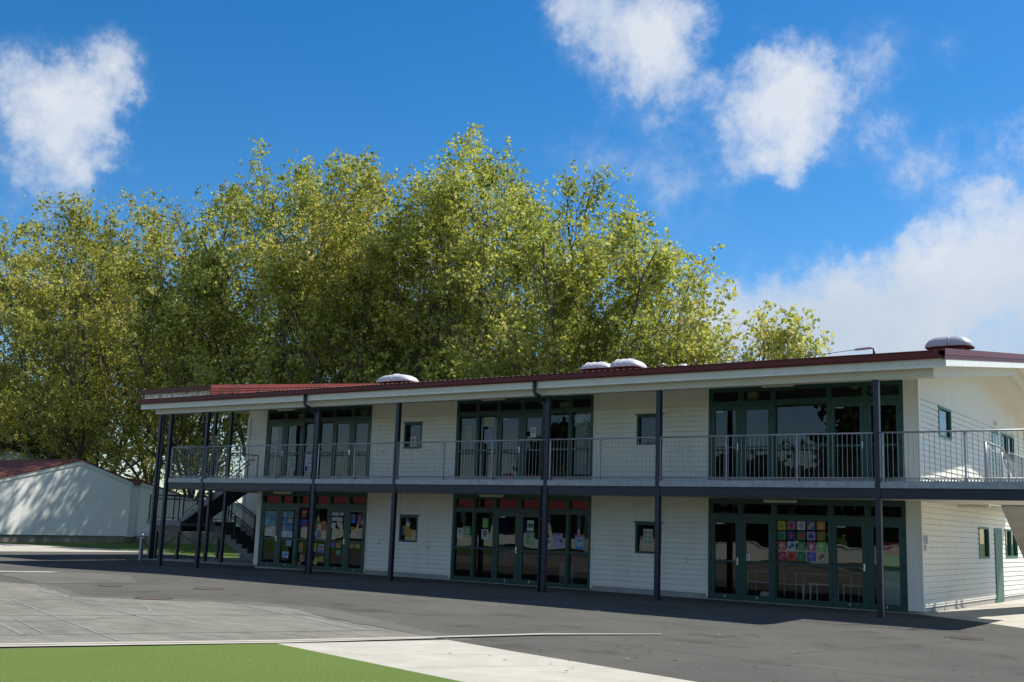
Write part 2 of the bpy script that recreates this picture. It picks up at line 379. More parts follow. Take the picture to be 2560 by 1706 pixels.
def tri_sheet(name, P, m, dz):
    o = sheet(name, [P], m, dz)
    import bmesh
    bm = bmesh.new(); bm.from_mesh(o.data); bmesh.ops.triangulate(bm, faces=bm.faces); bm.to_mesh(o.data); bm.free(); return o
tri_sheet('playground_court', ragged(COURT, .09, .35, 3), 'court', .004)
tri_sheet('resurfaced_patch', ragged(PATCH, .05, .4, 4), 'patch', .004)
tri_sheet('worn_fringe', ragged([(-16.9,-12.5),(-13.3,-13.75),(-10.9,-11.9),(-8.6,-11.5),(-2.9,-14.0),(-3.4,-14.3),(-9.14,-12.1),(-10.94,-12.48),(-13.33,-14.18),(-17.14,-12.65)], .07, .3, 8), 'patch', .002)
seams = [[(-24,-6.9),(-12,-7.6),(-2,-8.3),(9,-8.8)], [(-9,-8.0),(-8.2,-12.0)], [(2.5,-6.2),(1.2,-11.5),(2.4,-15.6)], [(-2.6,-12.4),(1.8,-12.9),(11,-13.3)], [(5.5,-3.0),(-1.4,-4.3),(-14,-4.1)]]
sheet('tar_seams', [q for k, P in enumerate(seams) for q in strip(ragged(P, .03, .5, k)[:-1][:int(sum(math.hypot(P[i+1][0]-P[i][0], P[i+1][1]-P[i][1])//.5 for i in range(len(P)-1)))], -.007, .007, False)], 'tar', .003)
E0 = (-4.29,-16.74)
eL = along(E0, (-5.85,-19.93), 6.2); eR = along(E0, (-.25,-17.7), 7.0)
sheet('turf_field', [[E0, eL, (eL[0]+6,-46), (eR[0],-46), eR]], 'turf', .012)
far = along((-1.63,-14.73), (1.59,-15.54), 8.8)
sheet('concrete_path', [[(-4.25,-16.66),(-3.14,-14.3),(-1.63,-14.73), far, eR, E0]], 'path', .010)
# slot drain strip: two pale concrete edges with a dark slot between
cl = [along((-4.45,-16.58), (-6.17,-19.75), 9), (-6.17,-19.75), (-4.45,-16.58), (-3.42,-14.27), (-2.67,-12.34), (-1.48,-10.49)]
sheet('drain_kerb', strip(cl[:4], -.19, -.02) + strip(cl, .03, .19), 'path', .018)
sheet('drain_slot', strip(cl, -.02, .03), 'black', .014)
# court lines, worn
mb_lines = []
def ln(a, b, w=.05, e0=0, e1=1):
    a2 = along(a, b, e0); b2 = along(a, b, e1); d = Vector((b2[0]-a2[0], b2[1]-a2[1])).normalized(); n = (-d.y*w/2, d.x*w/2)
    mb_lines.append([(a2[0]+n[0], a2[1]+n[1]), (b2[0]+n[0], b2[1]+n[1]), (b2[0]-n[0], b2[1]-n[1]), (a2[0]-n[0], a2[1]-n[1])])
ln((-10.06,-17.52), (-7.4,-12.62), .045, -1, .98)
ln((-7.35,-19.08), (-4.81,-14.03), .05, -1, 1)
ln((-12.06,-14.67), (-8.09,-15.95), .05, -.8, 1)
ln((-10.23,-12.39), (-4.94,-14.3), .05, 0, 1)
ln((-9.6,-12.30), (-4.5,-14.1), .035, .3, 1)
ln((-9.25,-16.96), (-5.87,-18.21), .05, -1.2, 1)
ln((-8.8,-18.24), (-7.17,-18.82), .06, -2, 1)
ln((-9.5,-17.6), (-7.3,-18.45), .035, 0, 1)
cx, cy, rr = -11.3, -16.8, 2.55
arcp = [(cx+rr*math.cos(t), cy+rr*math.sin(t)) for t in [math.radians(-60+6*k) for k in range(34)]]
for k in range(len(arcp)-1):
    a, b = arcp[k], arcp[k+1]; ca = [((p[0]-cx)*(rr-.05)/rr+cx, (p[1]-cy)*(rr-.05)/rr+cy) for p in (a, b)]
    mb_lines.append([a, b, ca[1], ca[0]])
def wornpaint():
    m = bpy.data.materials.new('worn_line_paint'); m.use_nodes = True; T = NT(m.node_tree); b = m.node_tree.nodes['Principled BSDF']
    b.inputs['Roughness'].default_value = .85
    tc = T.n('ShaderNodeTexCoord'); nz = T.n('ShaderNodeTexNoise', i_Scale=6., i_Detail=10, i_Roughness=.8); T.l(tc.outputs['Object'], nz.inputs['Vector'])
    T.l(T.mix(T.ramp(nz.outputs[0], [(.40, 0), (.62, 1)]), (.15, .146, .132), (.25, .245, .225)), b.inputs['Base Color']); return m
M['worn'] = wornpaint()
sheet('court_lines', mb_lines, 'worn', .009)
tag(sheet('painted_bar', [[(-24.1,-10.05),(-22.5,-8.55),(-22.3,-8.95),(-23.5,-10.4)]], 'paint', .008))
# artificial turf fibres and bits are texture; leaf litter is real
random.seed(5)
lit = MB(); pale = MB()
pj = []
for f in (.12, .5, .88, 1.3, 1.7):          # joints sawn across the pale path
    a = along((-1.63,-14.73), (1.59,-15.54), f); b = along(E0, (-.25,-17.7), f*.9+.25); pj += strip([a, b], -.005, .005, False)
sheet('path_joints', pj[:2], 'concrete', .0125)
for k in range(90):
    x = random.uniform(-7, 3); y = random.uniform(-20.5, -6); a = random.uniform(0, 6.28); r = random.uniform(.006, .015); l = 1 if k % 9 else 4
    pale.poly([(x+l*r*math.cos(a+t), y+l*r*math.sin(a+t)*(.3 if l > 1 else 1), -.05+.024) for t in (0, 1.6, 3.1, 4.7)])
tag(pale.build('pale_leaf_bits', 'litter', fix=False), 'tiny pale leaf scraps scattered over the green turf and asphalt', 'leaf litter', kind='stuff')
for k in range(230):
    if k < 110: x = random.uniform(-2, 8); y = random.uniform(-16.2+.0, -9)
    elif k < 190: x = random.uniform(-22, 0); y = random.uniform(-3.2, -.2)
    else: x = random.uniform(-16, 4); y = random.uniform(-8, -4)
    a = random.uniform(0, 6.28); r = random.uniform(.012, .035); z = gz(x)+.022
    lit.poly([(x+r*math.cos(a+t)*(1+.5*(q % 2)), y+r*math.sin(a+t), z+random.uniform(0, .012)) for q, t in enumerate((0, 1.3, 2.4, 3.5, 4.9))])
tag(lit.build('leaf_litter', 'twig', fix=False), 'small dry brown leaves and grit scattered on the asphalt and path', 'leaf litter', kind='stuff')
for i, (x, y, r, lab) in enumerate([(-14.18,-9.82,.36,'brown round manhole cover in the asphalt, middle one between the building and the worn court'),
        (-12.17,-12.91,.40,'large rusty manhole cover at the edge of the worn court'),
        (-16.0,-11.31,.30,'small dark manhole cover in grey asphalt, left of the other covers'),
        (-15.45,-6.45,.30,'brown manhole cover right beside the shadow edge of the building'),
        (2.38,-5.87,.38,'round rusty slotted drain grate in asphalt at the right near the building corner')]):
    t = thing('drain_grate' if i == 4 else 'manhole_cover', lab, 'drain' if i == 4 else 'manhole', (x, y, gz(x)))
    mb = MB()
    mb.disc((x, y, gz(x)+.001), r, 28, .008); mb.build('cover', 'rust', t)
    mb = MB()
    if i == 4:
        for k in range(-7, 8):
            for j in range(-7, 8):
                if (k*.05)**2+(j*.05)**2 < (r-.04)**2: mb.box(x+k*.05-.014, x+k*.05+.014, y+j*.05-.018, y+j*.05+.018, gz(x)+.0095, gz(x)+.011)
        mb.build('slots', 'black', t)
    else:
        n = 28
        for k in range(n):
            a0, a1 = 2*math.pi*k/n, 2*math.pi*(k+1)/n
            mb.quad(*[(x+q*math.cos(a), y+q*math.sin(a), gz(x)+.0105) for q, a in ((r*.86, a0), (r*.94, a0), (r*.94, a1), (r*.86, a1))])
        mb.build('rim', 'black', t)

# ------------------------------------------------------------------ main building
XL, XR = -23.635, 0.0
SL = .131                          # roof slope
RIDGE_Y = 6.7; DEPTH = 13.4
bld = thing('school_building', 'long two-storey cream weatherboard school block with maroon roof edge, green joinery and a galvanised balcony', 'building', (-11, 0, -.05))

def boards(mb, o, u, n, a0, a1, z0, z1, pitch=.14):
    """lapped weatherboards on the plane through o with horizontal axis u and outward normal n"""
    o = Vector(o); u = Vector(u); n = Vector(n)
    def P(a, d, z): return tuple(o+u*a+n*d+Vector((0,0,z)))
    k = math.floor(z0/pitch+1e-6); gp = .013
    while k*pitch < z1-1e-6:
        b0 = max(z0, k*pitch); b1 = min(z1, (k+1)*pitch); c0 = min(b1, max(b0, k*pitch+gp))
        f0 = (c0-k*pitch)/pitch; f1 = (b1-k*pitch)/pitch
        d0 = .036-.016*f0; d1 = .036-.016*f1
        mb.quad(P(a0,d0,c0), P(a1,d0,c0), P(a1,d1,b1), P(a0,d1,b1))
        if c0 > b0:
            mb.quad(P(a0,-.004,b0), P(a1,-.004,b0), P(a1,-.004,c0), P(a0,-.004,c0))
            mb.quad(P(a0,-.004,c0), P(a1,-.004,c0), P(a1,d0,c0), P(a0,d0,c0)); mb.quad(P(a0,-.004,b0), P(a1,-.004,b0), P(a1,.020,b0), P(a0,.020,b0))
        mb.quad(P(a0,-.02,c0), P(a0,d0,c0), P(a0,d1,b1), P(a0,-.02,b1)); mb.quad(P(a1,d0,c0), P(a1,-.02,c0), P(a1,-.02,b1), P(a1,d1,b1))
        k += 1
def wall(mb, o, u, n, a0, a1, z0, z1, holes, fn):
    xs = sorted({a0, a1, *[h[0] for h in holes], *[h[1] for h in holes]}); xs = [x for x in xs if a0 <= x <= a1]
    for xa, xb in zip(xs, xs[1:]):
        z = z0; mid = (xa+xb)/2
        for h in sorted([h for h in holes if h[0] < mid < h[1]], key=lambda h: h[2]):
            if h[2] > z: fn(mb, o, u, n, xa, xb, z, min(h[2], z1))
            z = max(z, h[3])
        if z < z1: fn(mb, o, u, n, xa, xb, z, z1)
def plain(mb, o, u, n, a0, a1, z0, z1):
    o = Vector(o); u = Vector(u); n = Vector(n)
    P = lambda a, d, z: tuple(o+u*a+n*d+Vector((0,0,z)))
    mb.quad(P(a0,.01,z0), P(a1,.01,z0), P(a1,.01,z1), P(a0,.01,z1))

G = {'G1': (-23.469, -18.216), 'G2': (-14.514, -9.342), 'G3': (-5.618, -.333)}
SW = [(-16.74, -15.96, 1.08, 1.93), (-7.88, -7.05, 1.08, 1.93), (-16.74, -15.96, 4.13, 4.99), (-7.88, -7.05, 4.13, 4.99)]
holes_l = [(*G[g], -.1, 2.72) for g in G] + SW[:2]
holes_u = [(*G[g], 3.0, 5.70) for g in G] + SW[2:]
# board zones; the strip above each lower small window is a flush panel
pan = [(a-.04, b+.04, 1.93, 2.7) for a, b, c, d in SW[:2]]
mb = MB(); wall(mb, (0,0,0), (1,0,0), (0,-1,0), XL, XR, .10, 2.70, holes_l+pan, boards)
wall(mb, (0,0,0), (1,0,0), (0,-1,0), XL, XR, 3.0, 5.2, holes_u, boards)
mb.build('front_wall', 'board', bld, fix=False)
mb = MB()
for a, b, c, d in pan: p_ = MB(); plain(p_, (0,0,0), (1,0,0), (0,-1,0), a+.02, b-.02, 1.97, 2.7); p_.build('wall_panel', 'flat', bld, fix=False)
wall(mb, (0,0,0), (1,0,0), (0,-1,0), XL, XR, 5.2, 5.96, holes_u, plain)
mb.build('wall_panel', 'flat', bld, fix=False)
# side wall X=0 (faces +X); local a = y
side_h_l = [(5.73, 6.95, 1.25, 2.15), (7.62, 8.72, -.1, 2.15), (9.11, 10.85, 1.27, 2.15)]
side_h_u = [(1.81, 3.07, 4.38, 5.2), (7.80, 8.75, 3.0, 5.14), (9.19, 10.95, 4.35, 5.14)]
mb = MB()
wall(mb, (0,0,0), (0,1,0), (1,0,0), 0, DEPTH, .10, 2.70, side_h_l, boards)
wall(mb, (0,0,0), (0,1,0), (1,0,0), 0, DEPTH, 2.98, 5.2, side_h_u, boards)
mb.build('side_wall', 'board', bld, fix=False)
mb = MB()
soff = lambda y: 5.97+SL*y if y < RIDGE_Y else 5.97+SL*RIDGE_Y-.145*(y-RIDGE_Y)
mb.poly([(.01, 0, 5.2), (.01, DEPTH, 5.2), (.01, DEPTH, soff(DEPTH)), (.01, RIDGE_Y, soff(RIDGE_Y)), (.01, 0, soff(0))])
mb.build('gable_panel', 'flat', bld, fix=False)
# set-back wing behind the stairs, left and back walls
mb = MB()
boards(mb, (0,4.6,0), (1,0,0), (0,-1,0), -29.8, XL, .1, 5.2)
boards(mb, (XL,0,0), (0,-1,0), (-1,0,0), -4.6, 0, .1, 5.2)
boards(mb, (-29.8,0,0), (0,-1,0), (-1,0,0), -DEPTH, -4.6, .1, 5.2)
mb.box(-29.8, XR-.03, DEPTH, DEPTH+.1, 0, 5.6)
mb.build('rear_wing_wall', 'board', bld, fix=False)
mb = MB()
plain(mb, (0,4.6,0), (1,0,0), (0,-1,0), -29.8, XL, 5.2, 6.9)
plain(mb, (XL,0,0), (0,-1,0), (-1,0,0), -4.6, 0, 5.2, 6.0)
mb.build('wall_panel', 'flat', bld, fix=False)
# trims: corner boards, joints
def trimbox(*a): MB().box(*a).build('corner_board', 'trim', bld)
for z0, z1 in ((0.0, 2.7), (3.0, 5.96)):
    trimbox(XR-.0, XR+.045, -.048, .085, z0+.02, z1)
    trimbox(XR-.32, XR-.003, -.042, -.006, z0+.02, z1)
    trimbox(XL-.045, XL+.14, -.048, -.003, z0+.02, z1)
    trimbox(-29.84, -29.68, 4.55, 4.597, z0+.02, z1)
for a, b, c, d in pan:
    trimbox(a-.005, a+.02, -.040, 0, 1.97, 2.7); trimbox(b-.02, b+.005, -.040, 0, 1.97, 2.7)
for g in G:
    a, b = G[g]
    for z0, z1 in ((0.0, 2.7), (3.0, 5.7)):
        trimbox(a-.05, a-.003, -.044, 0, z0+.01, z1); trimbox(b+.003, b+.05, -.044, 0, z0+.01, z1)
mb = MB()
mb.box(XL, XR, .0, .12, -.25, .10)
mb.box(-.12, .004, .12, DEPTH, -.25, .12)
mb.box(-29.8, XL, 4.6, 4.7, -.25, .1)
mb.build('footing', 'concrete', bld)
# interiors
mb = MB()
for z0, z1 in ((0, 2.66), (3.02, 5.68)):
    mb.quad((XL,7,z0), (XR-.05,7,z0), (XR-.05,7,z1), (XL,7,z1))
    for x in (XL+.06, -15.3, -6.6, -.06): mb.quad((x,.14,z0), (x,7,z0), (x,7,z1), (x,.14,z1))
mb.build('interior_wall', 'interior', bld, fix=False)
mb = MB()
for z1 in (2.66, 5.68): mb.quad((XL,.12,z1), (XR-.05,.12,z1), (XR-.05,7,z1), (XL,7,z1))
mb.build('ceiling', 'ceiling', bld, fix=False)
mb = MB()
mb.quad((XL,.1,.012), (XR-.05,.1,.012), (XR-.05,7,.012), (XL,7,.012)); mb.quad((XL,.1,3.012), (XR-.05,.1,3.012), (XR-.05,7,3.012), (XL,7,3.012))
mb.build('floor', 'carpet', bld, fix=False)
mb = MB(); mb.box(XL, XR-.01, 0.0, DEPTH-.1, 2.72, 2.99); mb.box(-29.79, XL-.01, 4.61, DEPTH-.1, 2.72, 2.99); mb.build('floor_slab', 'slab', bld)

# roof -------------------------------------------------------------
GY = -2.7
RXL, RXR = -27.6, 1.36
mb = MB()
rt = lambda y: 5.895+SL*(y-GY) if y <= RIDGE_Y else 5.895+SL*(RIDGE_Y-GY)-.145*(y-RIDGE_Y)
YB = DEPTH+2.2
nrib = int((RXR-RXL)/.19)
for k in range(nrib):                                  # trapezoidal ribbed sheet
    x0 = RXL+(RXR-RXL)*k/nrib; x1 = RXL+(RXR-RXL)*(k+1)/nrib; xm = x0+(x1-x0)*.82; h = .025
    for ya, yb in ((GY+.02, RIDGE_Y), (RIDGE_Y, YB)):
        mb.quad((x0,ya,rt(ya)), (xm,ya,rt(ya)), (xm,yb,rt(yb)), (x0,yb,rt(yb)))
        mb.quad((xm,ya,rt(ya)), ((xm+x1)/2,ya,rt(ya)+h), ((xm+x1)/2,yb,rt(yb)+h), (xm,yb,rt(yb)))
        mb.quad(((xm+x1)/2,ya,rt(ya)+h), (x1,ya,rt(ya)), (x1,yb,rt(yb)), ((xm+x1)/2,yb,rt(yb)+h))
roof = mb.build('roof', 'redroof', bld, fix=False)
mb = MB(); mb.bar((RXL, RIDGE_Y, rt(RIDGE_Y)+.03), (RXR, RIDGE_Y, rt(RIDGE_Y)+.03), .3, .03); mb.build('ridge_cap', 'redroof', roof)
mb = MB()   # soffit lining
soY = lambda y: 5.62+SL*(y+2.55) if y <= RIDGE_Y else 5.62+SL*(RIDGE_Y+2.55)-.145*(y-RIDGE_Y)
for ya, yb in ((-2.58, RIDGE_Y), (RIDGE_Y, YB-.1)):
    mb.quad((RXL+.1,ya,soY(ya)), (RXR-.05,ya,soY(ya)), (RXR-.05,yb,soY(yb)), (RXL+.1,yb,soY(yb)))
mb.build('soffit', 'soffit', bld, fix=False)
mb = MB()   # gutter: quad profile with a rolled lip
prof = [(GY+.13, 5.735), (GY+.02, 5.735), (GY, 5.76), (GY, 5.885), (GY-.015, 5.895), (GY-.015, 5.912), (GY+.01, 5.912), (GY+.02, 5.89), (GY+.02, 5.77), (GY+.13, 5.77)]
mb.prism([(RXL-.04, y, z) for y, z in prof], (RXR-RXL+.05, 0, 0))
mb.build('gutter', 'maroon', bld)
mb = MB(); mb.box(RXL-.02, RXR-.03, GY+.132, GY+.17, 5.54, 5.80); mb.build('fascia', 'fascia', bld)
mb = MB()
mb.prism([(RXL, GY+.16, 5.54), (RXL, GY+.16, 5.87), (RXL, RIDGE_Y, rt(RIDGE_Y)-.02), (RXL, YB, rt(YB)-.02), (RXL, YB, rt(YB)-.32), (RXL, RIDGE_Y, rt(RIDGE_Y)-.34)], (-.03, 0, 0))
mb.build('fascia', 'fascia', bld)
# right verge: capping, ribbed flashing and white barge board
def rake(mb, x0, x1, z0, z1, ya=GY+.0, yb=YB):
    mb.prism([(x0, ya, rt(ya)+z0), (x0, ya, rt(ya)+z1), (x0, RIDGE_Y, rt(RIDGE_Y)+z1), (x0, yb, rt(yb)+z1), (x0, yb, rt(yb)+z0), (x0, RIDGE_Y, rt(RIDGE_Y)+z0)], (x1-x0, 0, 0))
mb = MB(); rake(mb, RXR-.12, RXR+.02, -.10, .045); rake(mb, RXR-.05, RXR+.005, -.20, -.10); rake(mb, RXR-.05, RXR+.012, -.158, -.150)
mb.build('verge_flashing', 'maroon', bld)
mb = MB(); rake(mb, RXR-.06, RXR-.005, -.355, -.202, GY+.135); mb.build('barge_board', 'fascia', bld)
# deep cream eaves beam on the posts, with returns
mb = MB(); mb.box(-27.02, 1.02, -2.34, -2.06, 5.37, 5.68); mb.build('eaves_beam', 'beam_cream', bld)
mb = MB()
mb.prism([(.88, -2.06, 5.375), (.88, -2.06, soY(-2.06)), (.88, RIDGE_Y, soY(RIDGE_Y)), (.88, DEPTH, soY(DEPTH)), (.88, DEPTH, soY(DEPTH)-.26), (.88, RIDGE_Y, soY(RIDGE_Y)-.26)], (.14, 0, 0))
mb.build('verge_beam', 'beam_cream', bld)
# raised roof over the stairs at the left end
rz = lambda y: 6.87+SL*(y-.9)
mb = MB()
for k in range(24):
    x0 = -32.3+4.4*k/24; x1 = -32.3+4.4*(k+1)/24; xm = (x0+x1)/2
    mb.quad((x0,.9,rz(.9)), (xm,.9,rz(.9)+.0), (xm,11,rz(11)), (x0,11,rz(11)))
    mb.quad((xm,.9,rz(.9)), (x1,.9,rz(.9)+.012), (x1,11,rz(11)+.012), (xm,11,rz(11)))
rroof = mb.build('stair_roof', 'redroof', bld, fix=False)
mb = MB(); mb.box(-32.4, -27.9, .78, .92, 6.70, 6.89); mb.build('gutter', 'maroon', bld)
mb = MB(); mb.box(-32.3, -27.95, .93, .98, 6.45, 6.76); mb.box(-32.3, -32.24, .98, 11, 6.45, 6.9); mb.build('fascia', 'fascia', bld)
mb = MB(); mb.prism([(-27.9, .80, 6.50), (-27.9, .80, rz(.8)+.05), (-27.9, 11, rz(11)+.05), (-27.9, 11, rz(11)-.45)], (.03, 0, 0))
for dz in (-.10, -.2, -.3): mb.prism([(-27.87, .80, rz(.8)+dz), (-27.87, .80, rz(.8)+dz+.035), (-27.87, 11, rz(11)+dz+.035), (-27.87, 11, rz(11)+dz)], (.018, 0, 0))
mb.build('side_cladding', 'redroof', rroof)
mb = MB(); mb.quad((-32.2,1,6.5), (-27.95,1,6.5), (-27.95,11,7.3), (-32.2,11,7.3)); mb.build('soffit', 'soffit', bld, fix=False)

# roof vents (domed covers on curbs)
def vent(x0, x1, y, m, h, big, loc_lab):
    t = thing('roof_vent', loc_lab, 'roof vent', ((x0+x1)/2, y, rt(y)), 'domed plastic roof vents along the front slope')
    cx = (x0+x1)/2; L = (x1-x0)/2; zb = rt(y)
    mb = MB(); mb.box(cx-L*.62, cx+L*.62, y-.3, y+.3, zb-.08, zb+.20); mb.build('curb', 'maroon', t)
    mb = MB(); n = 14; rows = []
    prof = [(1.0, 0), (1.02, .12), (.97, .35), (.86, .62), (.66, .85), (.4, .97), (.15, 1.0)]
    for (q, hh) in prof:
        rows.append([(cx+L*q*(abs(math.cos(a))**.55)*(1 if math.cos(a) >= 0 else -1), y+.44*q*(abs(math.sin(a))**.55)*(1 if math.sin(a) >= 0 else -1), zb+.17+h*hh) for a in [2*math.pi*k/28 for k in range(28)]])
    i = len(mb.v)
    for r in rows: mb.v += r
    for a in range(len(rows)-1):
        for k in range(28): mb.f.append((i+a*28+k, i+a*28+(k+1) % 28, i+(a+1)*28+(k+1) % 28, i+(a+1)*28+k)); mb.m.append(0); mb.sm.append(True)
    mb.f.append(tuple(i+(len(rows)-1)*28+k for k in range(28))); mb.m.append(0); mb.sm.append(True)
    mb.build('dome', m, t)
    mb = MB()
    for fx in ((.12,) if big else (-.45, -.05, .35)):
        pts = [(cx+L*fx, y+s*.46*q, zb+.175+h*(hh+.02)) for s, q, hh in [(-1, 1.0, .02), (-1, .98, .3), (-1, .86, .66), (-1, .6, .92), (0, 0, 1.03), (1, .6, .92), (1, .86, .66), (1, 1, .02)]]
        mb.tube(pts, .011, 6)
    mb.build('rib', 'vent' if not big or m == 'vent' else 'ventgrey', t)
vent(-18.95, -17.38, 1.1, 'vent', .28, True, 'smooth white domed roof vent standing alone beside the red stair roof')
vent(-10.42, -9.32, 1.1, 'vent', .22, False, 'left one of the pair of ribbed white roof vents at mid roof')
vent(-9.36, -8.32, 1.1, 'vent', .26, False, 'right one of the pair of ribbed white roof vents at mid roof')
vent(-.02, 1.12, 1.1, 'ventgrey', .30, True, 'large glossy grey domed roof vent at the right end of the roof')
t = thing('plumbing_vent', 'short white pipe cowls standing behind the roof edge just right of the ribbed vent pair', 'pipe vent', (-7.6, 1.2, rt(1.2)))
mb = MB(); mb.tube([(-7.75,1.2,6.3), (-7.75,1.2,6.60)], .04, 8); mb.tube([(-7.75,1.2,6.60), (-7.75,1.2,6.66)], .09, 10); mb.build('pipe', 'ventgrey', t)
mb = MB(); mb.tube([(-7.1,1.3,6.3), (-7.1,1.3,6.62)], [.2, .12], 12); mb.build('cowl', 'vent', t)
t = thing('overhead_cable', 'thin overhead cable with a grey insulator tied to a bracket on the roof edge', 'cable', (-1.35, 1, 6.4))
mb = MB(); mb.tube([(-1.35,1,rt(1)-.05), (-1.35,1,6.66)], .035, 8); mb.build('bracket', 'navy', t)
mb = MB(); mb.tube([(-1.35,1,6.68), (-1.45,1,6.69), (-1.85,1.15,6.70), (-1.95,1.2,6.70)], [.02, .035, .035, .015], 8); mb.build('insulator', 'ventgrey', t)
mb = MB(); mb.tube([(-1.95,1.2,6.70), (-3.0,1.7,6.72), (-9,5,7.0), (-20,13,7.9), (-34,24,9.5)], .008, 5); mb.build('wire', 'navy', t)
# weeds in the gutters at the left end
random.seed(11); mb = MB()
for k in range(70):
    if k < 26: x = random.uniform(-32.2,-28.2); y = .85; z = 6.5+random.uniform(0,.3)
    else: x = random.uniform(-27, -21); y = -2.6; z = 5.89
    if k >= 26 and random.random() < .3: continue
    for j in range(random.randint(3, 7)):
        a = random.uniform(0, 6.28); l = random.uniform(.08, .26); s = .010
        tip = (x+math.cos(a)*l*.4, y+math.sin(a)*l*.3, z+l)
        mb.poly([(x-s, y, z), (x+s, y, z), tip]); mb.poly([(tip[0]-.02,tip[1],tip[2]-.02),(tip[0]+.02,tip[1],tip[2]),(tip[0],tip[1],tip[2]+.04)])
tag(mb.build('gutter_weeds', flat((.25,.16,.05)), fix=False), 'tufts of dry orange weeds growing out of the roof gutters', 'weeds', kind='stuff')

# posts, downpipes --------------------------------------------------
PX = [-26.221, -24.156, -18.585, -15.099, -9.51, -6.006, -.316]
for x in PX:
    mb = MB(); mb.box(x-.0625, x+.0625, -2.2625, -2.1375, gz(x)-.02, 5.372)
    mb.box(x-.10, x+.10, -2.30, -2.10, gz(x)-.02, gz(x)+.012); mb.build('post', 'navy', bld)
for x, z1 in ((-28.74, 6.0), (-27.76, 6.0)):
    mb = MB(); mb.box(x-.06, x+.06, 1.83, 1.95, -.2, z1); mb.build('post', 'navy', bld)
mb = MB(); mb.box(-31.36, -31.24, 1.06, 1.18, -.2, 6.62); mb.build('post', 'navy', bld)
def downpipe(px, xg):
    mb = MB(); s = -2.2
    xp = px-.12
    mb.tube([(xg,-2.62,5.76), (xg,-2.62,5.46), (xg+.03,-2.60,5.38), (xg+.12,-2.54,5.33), (xp-.14,-2.30,5.22), (xp-.04,-2.24,5.17), (xp,-2.2,5.08), (xp,-2.2,gz(px)-.02)], .055, 12)
    for z in (.9, 1.9, 3.4, 4.4): mb.tube([(xp,-2.2,z), (xp,-2.2,z+.05)], .064, 12)
    mb.build('downpipe', 'navy', bld)
downpipe(-18.585, -18.83-.02); downpipe(-9.51, -9.72)
mb = MB(); mb.tube([(-31.12,1.12,6.6), (-31.12,1.12,-.15)], .05, 10); mb.build('downpipe', 'navy', bld)

# balcony deck ------------------------------------------------------
DX0, DX1 = -26.05, 3.03
mb = MB(); mb.box(DX0+.02, DX1, -2.13, -.03, 2.80, 2.985); mb.box(DX0+.02, XL-.04, -.03, 4.5, 2.80, 2.985); mb.box(-28.0, DX0+.02, 1.95, 4.5, 2.80, 2.985)
mb.box(.04, 1.18, -.03, 9.6, 2.80, 2.985); mb.box(1.18, DX1, -.03, 1.9, 2.80, 2.985); mb.box(1.33, 2.5, 1.9, 2.78, 2.80, 2.985)
mb.build('balcony_slab', 'slab', bld)
mb = MB(); mb.box(DX0+.06, DX1-.02, -2.1, -.035, 2.655, 2.79); mb.box(.04, 1.15, -.035, 9.5, 2.655, 2.79); mb.box(1.15, DX1-.02, -.035, 1.85, 2.655, 2.79)
mb.box(DX0+.06, XL-.04, -.035, 4.4, 2.655, 2.79)
mb.build('balcony_soffit', 'soffit', bld)
mb = MB()
segs = [DX0]+[x for x in PX[1:]]+[DX1]
for a, b in zip(segs, segs[1:]):      # galvanised edge channel, in lengths between posts
    mb.box(a+.004, b-.004, -2.262, -2.135, 2.858, 3.0)
mb.box(DX0, DX0+.06, -2.13, 1.95, 2.858, 3.0); mb.box(DX1-.01, DX1+.05, -2.13, 1.9, 2.858, 3.0); mb.box(1.18, 1.23, 1.9, 9.6, 2.858, 3.0)
mb.box(-28.05, -28.0, 1.95, 4.5, 2.858, 3.0)
mb.build('edge_channel', 'galv', bld)
mb = MB(); mb.box(DX0, DX1, -2.235, -2.15, 2.616, 2.853); mb.box(DX0, DX1, -2.262, -2.13, 2.616, 2.632); mb.box(DX0, DX1, -2.258, -2.13, 2.838, 2.853)
mb.box(DX0, DX0+.08, -2.13, 4.4, 2.64, 2.85); mb.box(DX1-.08, DX1, -2.13, 1.85, 2.64, 2.85)
mb.build('balcony_beam', 'navy', bld)
